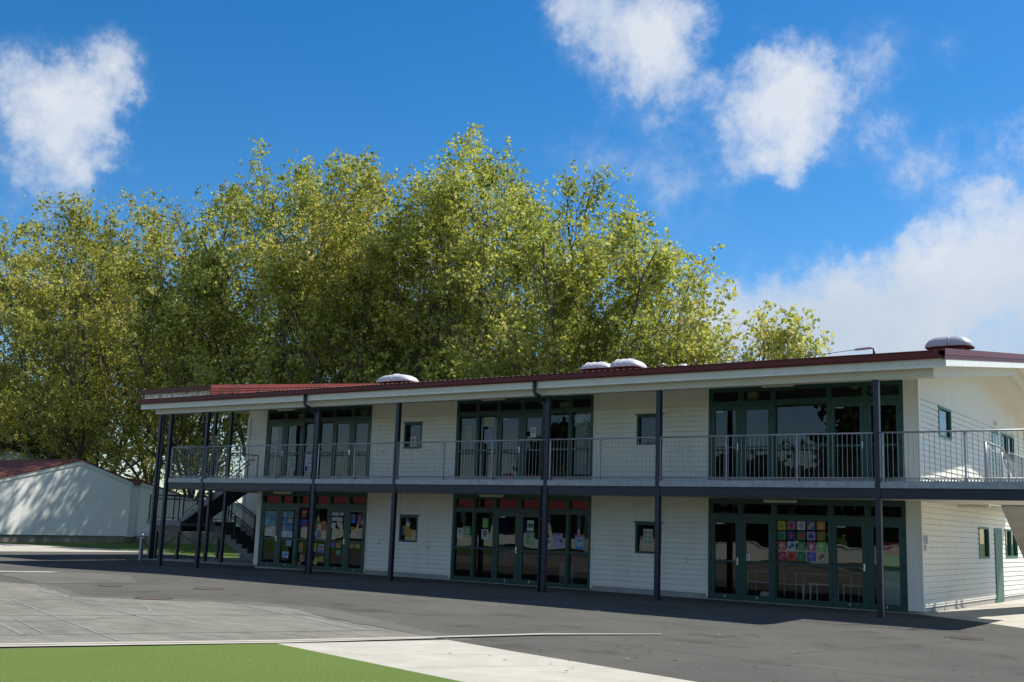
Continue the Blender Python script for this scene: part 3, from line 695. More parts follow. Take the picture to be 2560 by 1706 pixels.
# galvanised balustrade ---------------------------------------------
def balu(pts, posts, name='balustrade', top=4.13, zb=3.09, foot=2.95, m='galv', cap=True, mesh=True):
    """straight run p0->p1 with rail posts at fractions; bars .125 apart"""
    p0, p1 = Vector(pts[0]), Vector(pts[1]); d = p1-p0; L = d.length; dn = d.normalized()
    mb = MB()
    mb.tube([(p0.x,p0.y,top), (p1.x,p1.y,top)], .022, 8)
    o = mb.build('handrail', m, bld) if False else None
    mb.tube([(p0.x,p0.y,zb), (p1.x,p1.y,zb)], .014, 6)
    n = int(L/.118)
    for k in range(n+1):
        q = p0+dn*(L*(k+.5)/(n+1)); mb.tube([(q.x,q.y,zb), (q.x,q.y,top)], .0065, 4, cap=False)
    rail = mb.build(name, m, bld)
    for f in posts:
        mb = MB(); q = p0+d*f
        mb.bar((q.x,q.y,foot-.06), (q.x,q.y,top-.01), .038, .038)
        mb.tube([(q.x,q.y,top-.07), (q.x,q.y,top-.005)], .032, 8); mb.tube([(q.x,q.y,zb-.03), (q.x,q.y,zb+.03)], .032, 8)
        mb.bar((q.x,q.y,foot-.06), (q.x,q.y,foot+.05), .075, .06)
        mb.build('rail_post', m, rail)
    if mesh:      # perforated kick tray edge behind the bottom rail
        mb = MB(); nr = Vector((-dn.y, dn.x, 0))*.05
        a = p0+nr; b = p1+nr
        mb.bar((a.x,a.y,3.012), (b.x,b.y,3.012), .012, .022); mb.bar((a.x,a.y,3.066), (b.x,b.y,3.066), .012, .012)
        k = 0; s = .0
        while s < L:
            q = a+dn*s; mb.bar((q.x,q.y,3.022), (q.x,q.y,3.06), .03, .008); s += .07
        mb.build('kick_plate', m, rail)
RY = -2.29
edges = [(-25.98, -24.22, (0.0, 1)), (-24.09, -18.65, (.0, .335, .665)), (-18.52, -15.16, (.02, .5)), (-15.03, -9.57, (.0, .335, .665)), (-9.45, -6.07, (.02, .5)), (-5.94, -.38, (.0, .335, .665)), (-.25, 3.0, (.02, .575, 1))]
for a, b, ps in edges: balu([(a,RY+.06,0), (b,RY+.06,0)], ps)
balu([(DX0+.03,-2.1,0), (DX0+.03,1.9,0)], (.5, 1))
balu([(3.0,-2.15,0), (3.0,1.85,0)], (.33, .66, 1))
balu([(1.21,4.2,0), (1.21,9.5,0)], (0, .33, .66, 1))
balu([(-28.0,4.45,0), (-23.8,4.45,0)], (0, .5))
# bent guard rail at the head of the right stair
mb = MB()
mb.tube([(1.30,1.15,4.17), (1.30,2.9,4.17), (1.30,3.2,4.13), (1.30,5.5,2.95), (1.30,9.0,1.15)], .024, 8)
mb.tube([(1.30,1.15,4.17), (1.30,1.15,3.0)], .03, 8)
mb.tube([(1.30,1.5,4.0), (1.30,2.75,4.0)], .018, 8)
mb.tube([(1.30,3.1,3.9), (1.30,5.4,2.72)], .018, 8)
for y in (1.3, 1.42, 1.55, 2.2, 2.32, 2.45, 2.57, 2.7, 2.85): mb.tube([(1.30,y,3.0), (1.30,y,4.15)], .008, 5)
for y, z in ((2.95, 3.0), (3.9, 2.5), (5.0, 2.0), (6.4, 1.3)): mb.tube([(1.30,y,z), (1.30,y,z+1.05)], .022, 8)
mb.build('stair_guard_rail', 'galv', bld)
# right stair, going down away from the yard
sx0, sx1 = 1.28, 2.5
st = thing('outside_stair', 'grey concrete stair descending beside the side wall at the right frame edge', 'stairs', (1.9, 5.6, -.05))
mb = MB()
for x0 in (sx0, sx1-.06): mb.prism([(x0,2.76,3.0), (x0,8.4,.02), (x0,8.4,-.06), (x0,7.9,-.06), (x0,2.76,2.62)], (.06, 0, 0))
mb.build('stringer', 'concrete', st)
MB().prism([(sx0+.06,2.76,2.64), (sx0+.06,7.95,-.04), (sx0+.06,8.1,.02), (sx0+.06,2.76,2.80)], (sx1-sx0-.12,0,0)).build('underside', 'concrete', st)
mb = MB()
for k in range(18):
    y = 2.76+.313*k; z = 3.0-.169*(k+1); mb.box(sx0+.06, sx1-.06, y, y+.34, z-.05, z)
mb.build('tread', 'concrete', st)
mb = MB(); mb.tube([(2.47,2.76,4.0), (2.47,8.4,1.0)], .022, 8)
for k in range(6): y = 2.9+1.05*k; z = 3.0-.53*(y-2.76); mb.tube([(2.47,y,z), (2.47,y,z+.95)], .018, 6)
mb.build('handrail', 'galv', st)

# left switchback stair ---------------------------------------------
ls = thing('switchback_stair', 'steel switchback stair with navy rails and grey landing at the left end of the balcony', 'stairs', (-29.5, 3.2, -.1))
ny = lambda x: 1.80+.49*(x+30.43)
def flight(y0, y1, xa, za, xb, zb, nst, saw=False):
    """xa,za bottom nosing; xb,zb top"""
    run = (xb-xa)/nst; rise = (zb-za)/nst
    mb = MB()
    for yy in (y0, y1-.05):
        if saw:
            pts = [(xa, yy, za-.0)]
            for k in range(nst):
                pts += [(xa+run*k, yy, za+rise*(k+1)), (xa+run*(k+1), yy, za+rise*(k+1))]
            dx = run*1.0; s = rise/run
            pts += [(xb, yy, zb-.34), (xa-run*.2*0+dx*.9, yy, za-.02)]
            mb.prism(pts, (0, .05, 0))
        else:
            mb.prism([(xa-.15*np.sign(run), yy, za+.02), (xb, yy, zb+.02), (xb, yy, zb-.33), (xa-.15*np.sign(run), yy, za-.17)], (0, .05, 0))
    mb.build('stringer', 'galvdull', ls)
    mb = MB()
    for k in range(nst):
        x = xa+run*k; z = za+rise*(k+1)
        mb.box(min(x, x+run), max(x, x+run), y0+.05, y1-.05, z-.04, z-.003)
        mb.box(min(x, x+.012), max(x, x+.012), y0+.05, y1-.05, z-rise, z-.042)
    # closed dark soffit plate
    mb.prism([(xa, y0+.05, za-.12), (xb, y0+.05, zb-.30), (xb, y0+.05, zb-.27), (xa, y0+.05, za-.09)], (0, y1-y0-.1, 0))
    mb.build('tread', 'slabdark', ls)
    for yy in (y0+.03, y1-.03):
        mb = MB()
        mb.tube([(xa-.05*np.sign(run), yy, za+1.05), (xb, yy, zb+1.05), (xb+.3*np.sign(run), yy, zb+1.05)], .024, 8)
        mb.tube([(xa-.05*np.sign(run), yy+.05, za+.9), (xb, yy+.05, zb+.9)], .018, 8)
        mb.tube([(xa, yy, za+.22), (xb, yy, zb+.22)], .016, 6)
        nb = int(abs(xb-xa)/.12)
        for k in range(1, nb): f = k/nb; x = xa+(xb-xa)*f; z = za+(zb-za)*f; mb.tube([(x,yy,z+.22), (x,yy,z+1.05)], .007, 4, cap=False)
        for f in (.02, .5, .98): x = xa+(xb-xa)*f; z = za+(zb-za)*f; mb.bar((x,yy,z-.1), (x,yy,z+1.05), .045, .045)
        mb.build('railing', 'navy', ls)
M['galvdull'] = mat('dull_galvanised', (.20, .21, .22), .6, .15, 4, metal=.2)
M['slabdark'] = mat('dark_tread', (.04, .04, .045), .7)
flight(2.0, 3.2, -30.6, 1.47, -28.0, 3.0, 9)
flight(3.35, 4.5, -27.2, -.10, -30.45, 1.47, 9, saw=True)
mb = MB(); mb.box(-32.75, -30.58, 1.95, 4.55, 1.40, 1.46); mb.box(-32.75, -30.55, 1.93, 1.99, 1.25, 1.462); mb.box(-32.80, -32.75, 1.93, 4.55, 1.25, 1.462); mb.box(-30.62, -30.56, 1.99, 4.5, 1.25, 1.40)
mb.build('landing', 'galvdull', ls)
mb = MB(); mb.box(-32.3, -30.62, 2.05, 2.15, 1.0, 1.25); mb.box(-32.3, -30.7, 4.3, 4.4, 1.0, 1.25); mb.box(-32.3, -32.2, 2.15, 4.3, 1.0, 1.25); mb.build('landing_beam', 'navy', ls)
for x, y in ((-30.80, 2.1), (-30.95, 4.35), (-32.25, 2.1), (-32.25, 4.35)):
    mb = MB(); mb.box(x-.05, x+.05, y-.05, y+.05, -.2, 1.0); mb.build('leg', 'navy', ls)
mb = MB()
for a, b in (((-30.80,2.1), (-30.95,4.35)), ((-32.25,2.1), (-30.80,2.1)), ((-32.25,4.35), (-30.95,4.35))):
    mb.tube([(*a, .0), (*b, .95)], .012, 5); mb.tube([(*a, .95), (*b, .0)], .012, 5)
mb.build('brace', 'navy', ls)
def srail(a, b, z):
    mb = MB(); d = Vector((b[0]-a[0], b[1]-a[1], 0)); L = d.length; n = int(L/.12)
    mb.tube([(*a, z+1.05), (*b, z+1.05)], .024, 8); mb.tube([(*a, z+.9), (*b, z+.9)], .018, 6); mb.tube([(*a, z+.1), (*b, z+.1)], .016, 6)
    for k in range(n+1):
        f = k/n; x = a[0]+d.x*f; y = a[1]+d.y*f; mb.tube([(x,y,z+.1), (x,y,z+1.0)], .007, 4, cap=False)
    for f in (0, .5, 1): x = a[0]+d.x*f; y = a[1]+d.y*f; mb.bar((x,y,z-.15), (x,y,z+1.05), .045, .045)
    mb.build('railing', 'navy', ls)
srail((-32.7,1.97), (-30.75,1.97), 1.46); srail((-32.75,2.0), (-32.75,4.5), 1.46); srail((-32.7,4.5), (-30.6,4.5), 1.46)

# joinery -------------------------------------------------------------
def pane(x0, x1, z0, z1, parent, y=.05):
    mb = MB(); mb.quad((x0,y,z0), (x1,y,z0), (x1,y,z1), (x0,y,z1)); return mb.build('glass_pane', 'glass', parent, fix=False)
def ring(mb, x0, x1, z0, z1, wl, wr, wb, wt, y0, y1):
    mb.box(x0, x0+wl, y0, y1, z0, z1); mb.box(x1-wr, x1, y0, y1, z0, z1)
    mb.box(x0+wl, x1-wr, y0+.001, y1-.001, z0, z0+wb); mb.box(x0+wl, x1-wr, y0+.001, y1-.001, z1-wt, z1)
BAYS = {'G1': ([-23.469,-22.5,-21.56,-20.79,-20.03,-19.13,-18.216], 'DDFFDD'),
        'G2': ([-14.514,-13.67,-12.85,-11.92,-11.06,-10.17,-9.342], 'FFDDFF'),
        'G3': ([-5.618,-4.68,-3.75,-2.23,-1.29,-.333], 'DDFDD')}
def bay(key, base, ztr, ztop, zcap):
    xs, typ = BAYS[key]
    fr = MB()
    fr.box(xs[0], xs[0]+.075, -.03, .11, base, zcap); fr.box(xs[-1]-.075, xs[-1], -.03, .11, base, zcap)
    fr.box(xs[0]+.075, xs[-1]-.075, -.028, .11, ztop-.02, zcap)
    fr.box(xs[0]+.075, xs[-1]-.075, -.029, .109, ztr-.045, ztr+.045)
    fr.box(xs[0]+.075, xs[-1]-.075, -.02, .10, base, base+.035)
    for x in xs[1:-1]:
        fr.box(x-.035, x+.035, -.027, .108, base+.035, ztr-.045); fr.box(x-.035, x+.035, -.027, .108, ztr+.045, ztop-.02)
    frame = fr.build('bay_frame', 'green', bld)
    for i, t in enumerate(typ):
        a = xs[i]+(.075 if i == 0 else .035); b = xs[i+1]-(.075 if i == len(typ)-1 else .035)
        mb = MB(); ring(mb, a+.004, b-.004, ztr+.049, ztop-.024, .035, .035, .03, .03, -.012, .08); w = mb.build('window', 'green', bld)
        pane(a+.035, b-.035, ztr+.07, ztop-.05, w)
        if t == 'F':
            mb = MB(); ring(mb, a+.003, b-.003, base+.038, ztr-.049, .03, .03, .09, .03, -.010, .08); mb.box(a+.03, b-.03, -.008, .08, base+.985, base+1.05)
            w = mb.build('window', 'green', bld); pane(a+.02, b-.02, base+.12, base+.99, w); pane(a+.02, b-.02, base+1.045, ztr-.07, w)
        else:
            mb = MB(); ring(mb, a+.004, b-.004, base+.01, ztr-.05, .105, .105, .14, .13, -.022, .03)
            mb.box(a+.1, b-.1, -.018, .028, base+.975, base+1.03)
            dr = mb.build('door', 'green', bld); pane(a+.10, b-.10, base+.14, base+.98, dr, .01); pane(a+.10, b-.10, base+1.025, ztr-.17, dr, .01)
            left = typ[:i].count('D') % 2 == 0
            hx = b-.05 if left else a+.05
            hb = MB()
            for z in (base+.25, base+1.0, base+1.8):
                xx = a+.0 if left else b-.0; hb.box(xx-.018, xx+.018, -.036, -.0225, z, z+.12)
            hb.build('hinge', 'black', dr)
            if left:
                hb = MB(); hb.box(hx-.02, hx+.02, -.034, -.0225, base+.92, base+1.10); hb.tube([(hx, -.034, base+.99), (hx, -.07, base+.99), (hx-.11, -.07, base+.985)], .010, 8)
                hb.build('door_handle', 'steel', dr)
                hb = MB(); hb.box(a+.12, a+.34, .014, .03, ztr-.21, ztr-.19); hb.build('door_closer', 'steel', dr)
            hb = MB(); hb.box((a+b)/2-.015, (a+b)/2+.015, -.035, -.0225, base+.06, base+.12); hb.build('floor_bolt', 'steel', dr)
for k in BAYS:
    bay(k, -.02, 2.175, 2.56, 2.70); bay(k, 3.03, 5.21, 5.60, 5.72)
for a, b, c, d in SW:
    mb = MB(); ring(mb, a, b, c, d, .06, .06, .06, .06, -.035, .09)
    mb.box(a-.05, b+.05, -.05, -.0, d+.002, d+.03)
    w = mb.build('window', 'green', bld); pane(a+.06, b-.06, c+.06, d-.06, w)
# side wall joinery (plane X=0)
def sring(mb, y0, y1, z0, z1, w, x0, x1):
    mb.box(x0, x1, y0, y0+w, z0, z1); mb.box(x0, x1, y1-w, y1, z0, z1); mb.box(x0+.001, x1-.001, y0+w, y1-w, z0, z0+w); mb.box(x0+.001, x1-.001, y0+w, y1-w, z1-w, z1)
def swin(y0, y1, z0, z1, mull=None):
    mb = MB(); sring(mb, y0, y1, z0, z1, .06, -.06, .045)
    if mull: mb.box(-.05, .042, mull-.03, mull+.03, z0+.06, z1-.06)
    mb.box(-.12, -.10, y0, y1, z0, z1)
    w = mb.build('window', 'greenlt', bld)
    mb = MB(); mb.quad((-.02,y0+.05,z0+.05), (-.02,y1-.05,z0+.05), (-.02,y1-.05,z1-.05), (-.02,y0+.05,z1-.05)); mb.build('glass_pane', 'glass', w, fix=False)
swin(1.81, 3.07, 4.38, 5.2); swin(5.73, 6.95, 1.25, 2.15); swin(9.11, 10.85, 1.27, 2.15, 9.95); swin(9.19, 10.95, 4.35, 5.14, 10.05)
mb = MB(); mb.box(-.05, .03, 7.62, 8.72, -.03, 2.15); mb.box(.03, .045, 7.72, 8.62, .05, 2.05); dr = mb.build('door', 'greenlt', bld)
mb = MB(); mb.box(.045, .06, 8.5, 8.54, .95, 1.1); mb.build('door_handle', 'steel', dr)
mb = MB(); mb.box(-.05, .03, 7.80, 8.75, 3.0, 5.14); dr = mb.build('door', 'greenlt', bld)
mb = MB(); mb.quad((.034,7.95,3.2), (.034,8.6,3.2), (.034,8.6,5.0), (.034,7.95,5.0)); mb.build('glass_pane', 'glass', dr, fix=False)
# wall fittings: small taps, alarm box
for x, z in ((-17.62, 1.04), (-17.64, 4.06), (-15.5+.02, .95), (-15.45, 4.0), (-6.25, .98), (-6.23, 3.98)):
    mb = MB(); mb.tube([(x,-.04,z-.10), (x,-.04,z+.12)], .009, 6); mb.tube([(x-.11,-.045,z), (x+.11,-.045,z)], .009, 6); mb.box(x-.02, x+.02, -.05, -.02, z-.02, z+.02); mb.build('wall_tap', 'trim', bld)
mb = MB(); mb.box(.036, .14, .10, .24, 1.62, 1.82); mb.box(.036, .10, .12, .22, 1.45, 1.60); tag(mb.build('alarm_box', 'white'), 'small white call box fixed to the weatherboards near the right corner of the building', 'alarm box')
mb = MB(); mb.box(.03, .12, 8.3, 8.4, 5.28, 5.40); tag(mb.build('side_lamp', 'trim'), 'tiny grey lamp on the gable sheet above the upper side door', 'lamp')
# batten lights
def batten(x0, x1, y, z, lab):
    t = thing('batten_light', lab, 'ceiling light', ((x0+x1)/2, y, z+.06), 'fluorescent batten lights under the soffits')
    mb = MB(); mb.box(x0, x1, y-.045, y+.045, z+.045, z+.075); mb.build('housing', 'trim', t)
    mb = MB(); mb.prism([(x0+.03, y-.07, z+.043), (x0+.03, y-.055, z), (x0+.03, y+.055, z), (x0+.03, y+.07, z+.043)], (x1-x0-.06, 0, 0)); mb.build('diffuser', 'diffuser', t)
batten(-22.80, -21.90, -.16, 5.58, 'cream batten light above the upper left glazed doors'); batten(-13.42, -12.5, -.16, 5.60, 'cream batten light above the upper middle glazed doors')
batten(-4.02, -3.10, -.16, 5.60, 'cream batten light above the upper right glazed doors')
batten(-22.75, -21.80, -.12, 2.575, 'cream batten light under the balcony over the lower left glazed doors'); batten(-13.38, -12.45, -.12, 2.575, 'cream batten light under the balcony over the lower middle glazed doors')
batten(-3.98, -3.08, -.12, 2.55, 'cream batten light under the balcony over the lower right glazed doors')
batten(.35, 1.15, 2.1, 2.57, 'cream batten light under the balcony beside the side wall')
batten(.2, .8, -.9, 5.56, 'long batten light under the eaves at the right corner'); batten(.15, .55, 1.3, 5.93, 'batten light under the gable soffit, nearer of two beside the side wall')
batten(.2, .85, 3.3, 6.15, 'batten light under the gable soffit, farther of two beside the side wall')

# ------------------------------------------------------------------ things on and behind the glass
WH, CR = (.62,.62,.60), (.52,.48,.36)
def poster(name, lab, x0, x1, z0, z1, c, marks=(), y=.044, cat='poster', group=None, rot=0):
    cx, cz = (x0+x1)/2, (z0+z1)/2; w, h = x1-x0, z1-z0; ca, sa = math.cos(rot), math.sin(rot)
    mats = [flat(c)]; mb = MB()
    def P(u, v, yy): du, dv = (u-.5)*w, (v-.5)*h; return (cx+du*ca-dv*sa, yy, cz+du*sa+dv*ca)
    mb.prism([P(0,0,y), P(1,0,y), P(1,1,y), P(0,1,y)], (0, .003, 0))
    for q, (u0, u1, v0, v1, mc) in enumerate(marks):
        mats.append(flat(mc)); mb.mi = len(mats)-1; yy = y-.0010-.0004*q
        if u1 < 0:     # disc: centre u0,v0 radius -u1
            r = -u1; mb.poly([(cx+((u0-.5)*w+r*w*math.cos(t)), yy, cz+((v0-.5)*h+r*w*math.sin(t))) for t in [k*math.pi/8 for k in range(16)]])
        else: mb.quad(P(u0,v0,yy), P(u1,v0,yy), P(u1,v1,yy), P(u0,v1,yy))
    o = mb.build(name, mats, fix=False); return tag(o, lab, cat, group)
def textlines(n, c=(.2,.2,.22), u0=.12, u1=.88, v0=.12, v1=.85):
    random.seed(n*7); return [(u0, u0+(u1-u0)*random.uniform(.6, 1), v0+(v1-v0)*k/n, v0+(v1-v0)*(k+.42)/n, c) for k in range(n)]
BL, DB, LB = (.06,.20,.42), (.03,.06,.30), (.22,.38,.48)
gL = 'pupils work and notices on the lower left glazed doors'
DY = .005
poster('painting', 'large pale blue painted sheet of six panels on the first door from the left', -23.30,-22.64,1.41,1.96,(.14,.30,.38),[(.05,.95,.66,.70,(.05,.12,.2)),(.05,.6,.3,.33,(.05,.12,.2)),(.1,.4,.1,.5,(.25,.42,.48)),(.55,.9,.4,.62,(.10,.22,.36)),(.3,.8,.75,.95,(.2,.36,.40)),(.62,.75,.05,.35,(.30,.46,.52))],DY,'artwork',gL)
poster('paper_sheet', 'white sheet under the blue painting on the first door from the left', -23.15,-22.81,1.07,1.31,WH,textlines(5,(.4,.45,.5)),DY,'paper',gL)
poster('painting', 'pale blue-grey painting at the top of the second door from the left', -22.42,-21.80,1.74,1.96,(.20,.34,.42),[(.48,.52,0,1,(.02,.05,.12)),(.1,.4,.2,.8,(.28,.42,.46)),(.6,.9,.3,.9,(.14,.26,.38))],DY,'artwork',gL)
poster('painting', 'bright blue painting with a pink patch in the middle of the second door', -22.41,-21.80,1.50,1.71,(.07,.26,.46),[(.48,.52,0,1,(.02,.05,.12)),(.56,.95,.3,.95,(.42,.34,.38)),(.1,.4,.1,.5,(.12,.36,.52))],DY,'artwork',gL)
poster('painting', 'violet-blue painting in the lower middle of the second door', -22.40,-21.80,1.28,1.47,(.16,.20,.46),[(.48,.52,0,1,(.02,.03,.12)),(.08,.4,.2,.9,(.28,.28,.50)),(.6,.9,.1,.6,(.10,.20,.44))],DY,'artwork',gL)
poster('paper_sheet', 'white sheet left of a pair above the mid rail of the second door', -22.39,-22.08,1.04,1.25,WH,textlines(4,(.4,.5,.5)),DY,'paper',gL)
poster('paper_sheet', 'pale blue-white sheet right of a pair above the mid rail of the second door', -22.06,-21.80,1.04,1.26,(.46,.54,.56),textlines(4,(.3,.4,.5)),DY,'paper',gL)
poster('paper_sheet', 'light blue sheet just below the mid rail of the second door', -22.08,-21.82,.74,.94,(.28,.42,.52),[(.2,.8,.4,.7,(.16,.30,.44))],DY,'paper',gL)
poster('painting', 'white sheet with a blue cloud painting low on the second door', -22.23,-21.93,.33,.54,(.46,.56,.64),[(.25,.85,.3,.85,(.07,.24,.52)),(.15,.55,.15,.5,(.10,.30,.56))],DY,'artwork',gL)
poster('painting', 'red paper figure at the top of the fixed window left of the thick pipe', -21.43,-21.18,1.75,2.04,(.36,.07,.06),[(.2,.8,.55,.72,(.5,.3,.25)),(.3,.7,.1,.35,(.06,.06,.14))],.044,'artwork',gL)
poster('painting', 'royal blue painting with a red patch left of the thick pipe', -21.50,-21.08,1.44,1.70,(.03,.05,.34),[(.3,.85,.1,.5,(.34,.03,.10)),(.3,.9,.6,.9,(.02,.12,.34))],.044,'artwork',gL)
poster('painting', 'orange and green sheet below the mid rail left of the thick pipe', -21.49,-21.25,.55,.88,(.34,.15,.06),[(.1,.9,.02,.3,(.12,.20,.08)),(.3,.7,.4,.8,(.45,.22,.10))],.044,'artwork',gL)
poster('paper_sheet', 'tilted tan sheet low on the window left of the thick pipe', -21.37,-21.20,.22,.46,(.40,.22,.10),[(.2,.8,.2,.6,(.30,.13,.06))],.044,'paper',gL,.35)
poster('paper_sheet', 'small brown-orange sheet lowest on the window left of the thick pipe', -21.50,-21.30,.11,.21,(.26,.10,.05),[(.2,.8,.3,.7,(.35,.16,.08))],.044,'paper',gL)
poster('painting', 'green and yellow strip of painting right beside the thick pipe', -20.74,-20.59,1.40,1.70,(.10,.22,.08),[(.1,.9,.02,.4,(.44,.30,.05)),(.3,.7,.02,.2,(.4,.08,.05))],.044,'artwork',gL)
poster('painting', 'orange-red painted figure in the fixed window right of the thick pipe', -20.43,-20.20,1.33,1.66,(.48,.13,.05),[(.3,.7,.7,.95,(.5,.3,.2)),(.1,.4,.05,.4,(.30,.08,.05))],.044,'artwork',gL)
poster('painting', 'grey-blue mountain painting in the fixed window right of the thick pipe', -20.75,-20.44,1.06,1.34,(.20,.24,.32),[(.0,.4,.3,.9,(.42,.46,.54)),(.5,.9,.1,.4,(.12,.15,.24))],.044,'artwork',gL)
poster('painting', 'yellow sheet with an orange figure below the mid rail right of the pipe', -20.74,-20.59,.59,.90,(.52,.38,.05),[(.2,.8,.02,.3,(.10,.24,.24)),(.3,.6,.4,.8,(.40,.14,.03))],.044,'artwork',gL)
poster('painting', 'pale sheet with red and blue bands below the mid rail right of the pipe', -20.51,-20.24,.58,.86,(.36,.38,.42),[(.1,.9,.5,.8,(.42,.10,.08)),(.1,.9,.03,.3,(.08,.14,.42))],.044,'artwork',gL)
poster('paper_sheet', 'tilted yellow sheet low on the window right of the pipe', -20.68,-20.50,.15,.40,(.46,.42,.06),[(.3,.7,.3,.7,(.3,.25,.05))],.044,'paper',gL,-.5)
poster('paper_sheet', 'yellow-green sheet low on the window right of the pipe', -20.44,-20.23,.28,.44,(.36,.40,.10),[(.1,.6,.2,.6,(.2,.28,.06))],.044,'paper',gL)
for (a, b, c, d, w, q) in ((-19.93,-19.75,1.87,1.96,'left','oval'), (-19.73,-19.56,1.87,1.96,'middle','oval'), (-19.51,-19.34,1.88,1.97,'right','oval')):
    cx, cz = (a+b)/2, (c+d)/2; mb = MB(); mb.mi = 0
    mb.prism([(cx+.10*math.cos(t), DY, cz+.055*math.sin(t)) for t in [k*math.pi/10 for k in range(20)]], (0, .003, 0)); mb.prism([(cx-.06,DY+.0005,cz-.04), (cx-.08,DY+.0005,cz-.09), (cx-.02,DY+.0005,cz-.045)], (0,.002,0))
    mb.mi = 1; mb.quad((cx-.05,DY-.001,cz-.012), (cx+.05,DY-.001,cz-.012), (cx+.04,DY-.001,cz+.015), (cx-.05,DY-.001,cz+.015))
    tag(mb.build('speech_bubble', [flat(WH), flat((.3,.32,.32))], fix=False), 'white paper speech bubble, %s one of the top row on the fifth door' % w, 'paper cutout', gL)
poster('paper_sheet', 'wide white paper bubble in the second row on the fifth door', -19.88,-19.36,1.68,1.80,WH,textlines(3,(.35,.4,.4)),DY,'paper cutout',gL)
poster('paper_sheet', 'white cloud-shaped note left of the third row on the fifth door', -19.92,-19.70,1.43,1.62,WH,textlines(4,(.4,.45,.4)),DY,'paper cutout',gL)
poster('paper_sheet', 'white square note right of the third row on the fifth door', -19.52,-19.36,1.43,1.58,WH,textlines(3,(.4,.4,.4)),DY,'paper cutout',gL)
poster('paper_sheet', 'cream yellow note above the mid rail of the fifth door', -19.87,-19.64,1.10,1.28,(.55,.52,.34),textlines(4,(.45,.42,.3)),DY,'paper',gL)
poster('paper_sheet', 'purple square below the mid rail of the fifth door', -19.90,-19.66,.77,.94,(.16,.07,.24),[(.2,.8,.3,.6,(.24,.14,.34))],DY,'paper',gL)
poster('paper_sheet', 'orange square below the mid rail of the fifth door', -19.61,-19.38,.77,.94,(.42,.20,.07),[(.2,.8,.2,.5,(.5,.28,.12))],DY,'paper',gL)
poster('paper_sheet', 'teal square lower down on the fifth door', -19.59,-19.39,.54,.69,(.13,.28,.22),[(.2,.5,.3,.8,(.2,.38,.30))],DY,'paper',gL)
poster('painting', 'brown and bright blue painting at the top left of the sixth door', -19.02,-18.77,1.62,1.93,(.03,.14,.44),[(.05,.95,.5,.95,(.22,.13,.07)),(.2,.7,.6,.85,(.08,.16,.26))],DY,'artwork',gL)
poster('painting', 'purple and brown painting at the top right of the sixth door', -18.69,-18.48,1.60,1.91,(.18,.08,.22),[(.05,.95,.02,.3,(.34,.15,.06)),(.3,.7,.4,.8,(.26,.16,.30))],DY,'artwork',gL)
poster('painting', 'yellow sheet in the middle left of the sixth door', -19.01,-18.79,1.38,1.50,(.52,.34,.03),[(.3,.7,.2,.8,(.3,.14,.03))],DY,'artwork',gL)
poster('paper_sheet', 'pale green note above the mid rail at the left of the sixth door', -19.02,-18.79,1.12,1.28,(.46,.50,.38),textlines(4,(.4,.4,.3)),DY,'paper',gL)
poster('paper_sheet', 'pale pink note above the mid rail at the right of the sixth door', -18.68,-18.48,1.17,1.36,(.52,.38,.34),textlines(4,(.4,.3,.3)),DY,'paper',gL)
poster('paper_sheet', 'orange leaf print below the mid rail at the left of the sixth door', -19.00,-18.77,.78,.94,(.44,.18,.05),[(.2,.8,.3,.6,(.55,.33,.10))],DY,'artwork',gL)
poster('paper_sheet', 'yellow-olive leaf print below the mid rail at the right of the sixth door', -18.72,-18.49,.79,.94,(.36,.26,.07),[(.3,.9,.2,.5,(.52,.40,.16))],DY,'artwork',gL)
gM = 'notices on the lower middle glazing'
GRN = (.10,.30,.10)
poster('notice', 'white notice at the far left of the lower middle glazing', -14.37,-14.14,1.29,1.60,WH,[(.25,.75,.45,.85,(.22,.22,.24))]+textlines(3,(.4,.4,.42),.15,.85,.08,.38),.044,'poster',gM)
poster('notice', 'green notice with a white ring beside the far left white notice', -14.07,-13.83,1.34,1.66,GRN,[(.5,-.36,.52,0,(.5,.58,.5)),(.5,-.26,.52,0,GRN),(.42,.58,.45,.62,(.5,.58,.5)),(.15,.85,.05,.12,(.5,.58,.5))],.044,'poster',gM)
poster('notice', 'green text notice, upper of two in the second pane of the lower middle glazing', -13.37,-13.14,1.63,1.93,(.12,.32,.08),textlines(6,(.42,.52,.3)),.044,'poster',gM)
poster('notice', 'white notice with a dark round picture, lower of two in the second pane', -13.39,-13.13,1.28,1.58,WH,[(.5,-.34,.62,0,(.03,.06,.10)),(.3,.7,.55,.68,(.3,.34,.38)),(.15,.85,.1,.3,(.30,.46,.46))],.044,'poster',gM)
poster('notice', 'white notice with a green picture on the right door of the middle pair', -11.64,-11.40,1.59,1.90,WH,[(.06,.94,.3,.72,(.06,.14,.05)),(.1,.9,.8,.92,(.4,.46,.55))]+textlines(2,(.4,.45,.5),.1,.9,.05,.25),DY,'poster',gM)
poster('notice', 'tall pale green poster above the mid rail of the right middle door', -11.69,-11.37,1.10,1.55,(.26,.38,.22),[(.1,.6,.84,.92,(.14,.22,.26)),(.1,.55,.5,.8,(.18,.30,.14)),(.45,.9,.35,.6,(.34,.46,.24)),(.1,.9,.06,.2,(.34,.42,.28))]+textlines(5,(.16,.26,.14),.1,.9,.2,.5),DY,'poster',gM)
poster('notice', 'narrow white notice right beside the second thick pipe', -10.94,-10.76,1.09,1.40,(.56,.52,.48),[(.2,.8,.45,.85,(.25,.24,.25)),(.3,.9,.06,.2,(.3,.4,.34))],.044,'poster',gM)
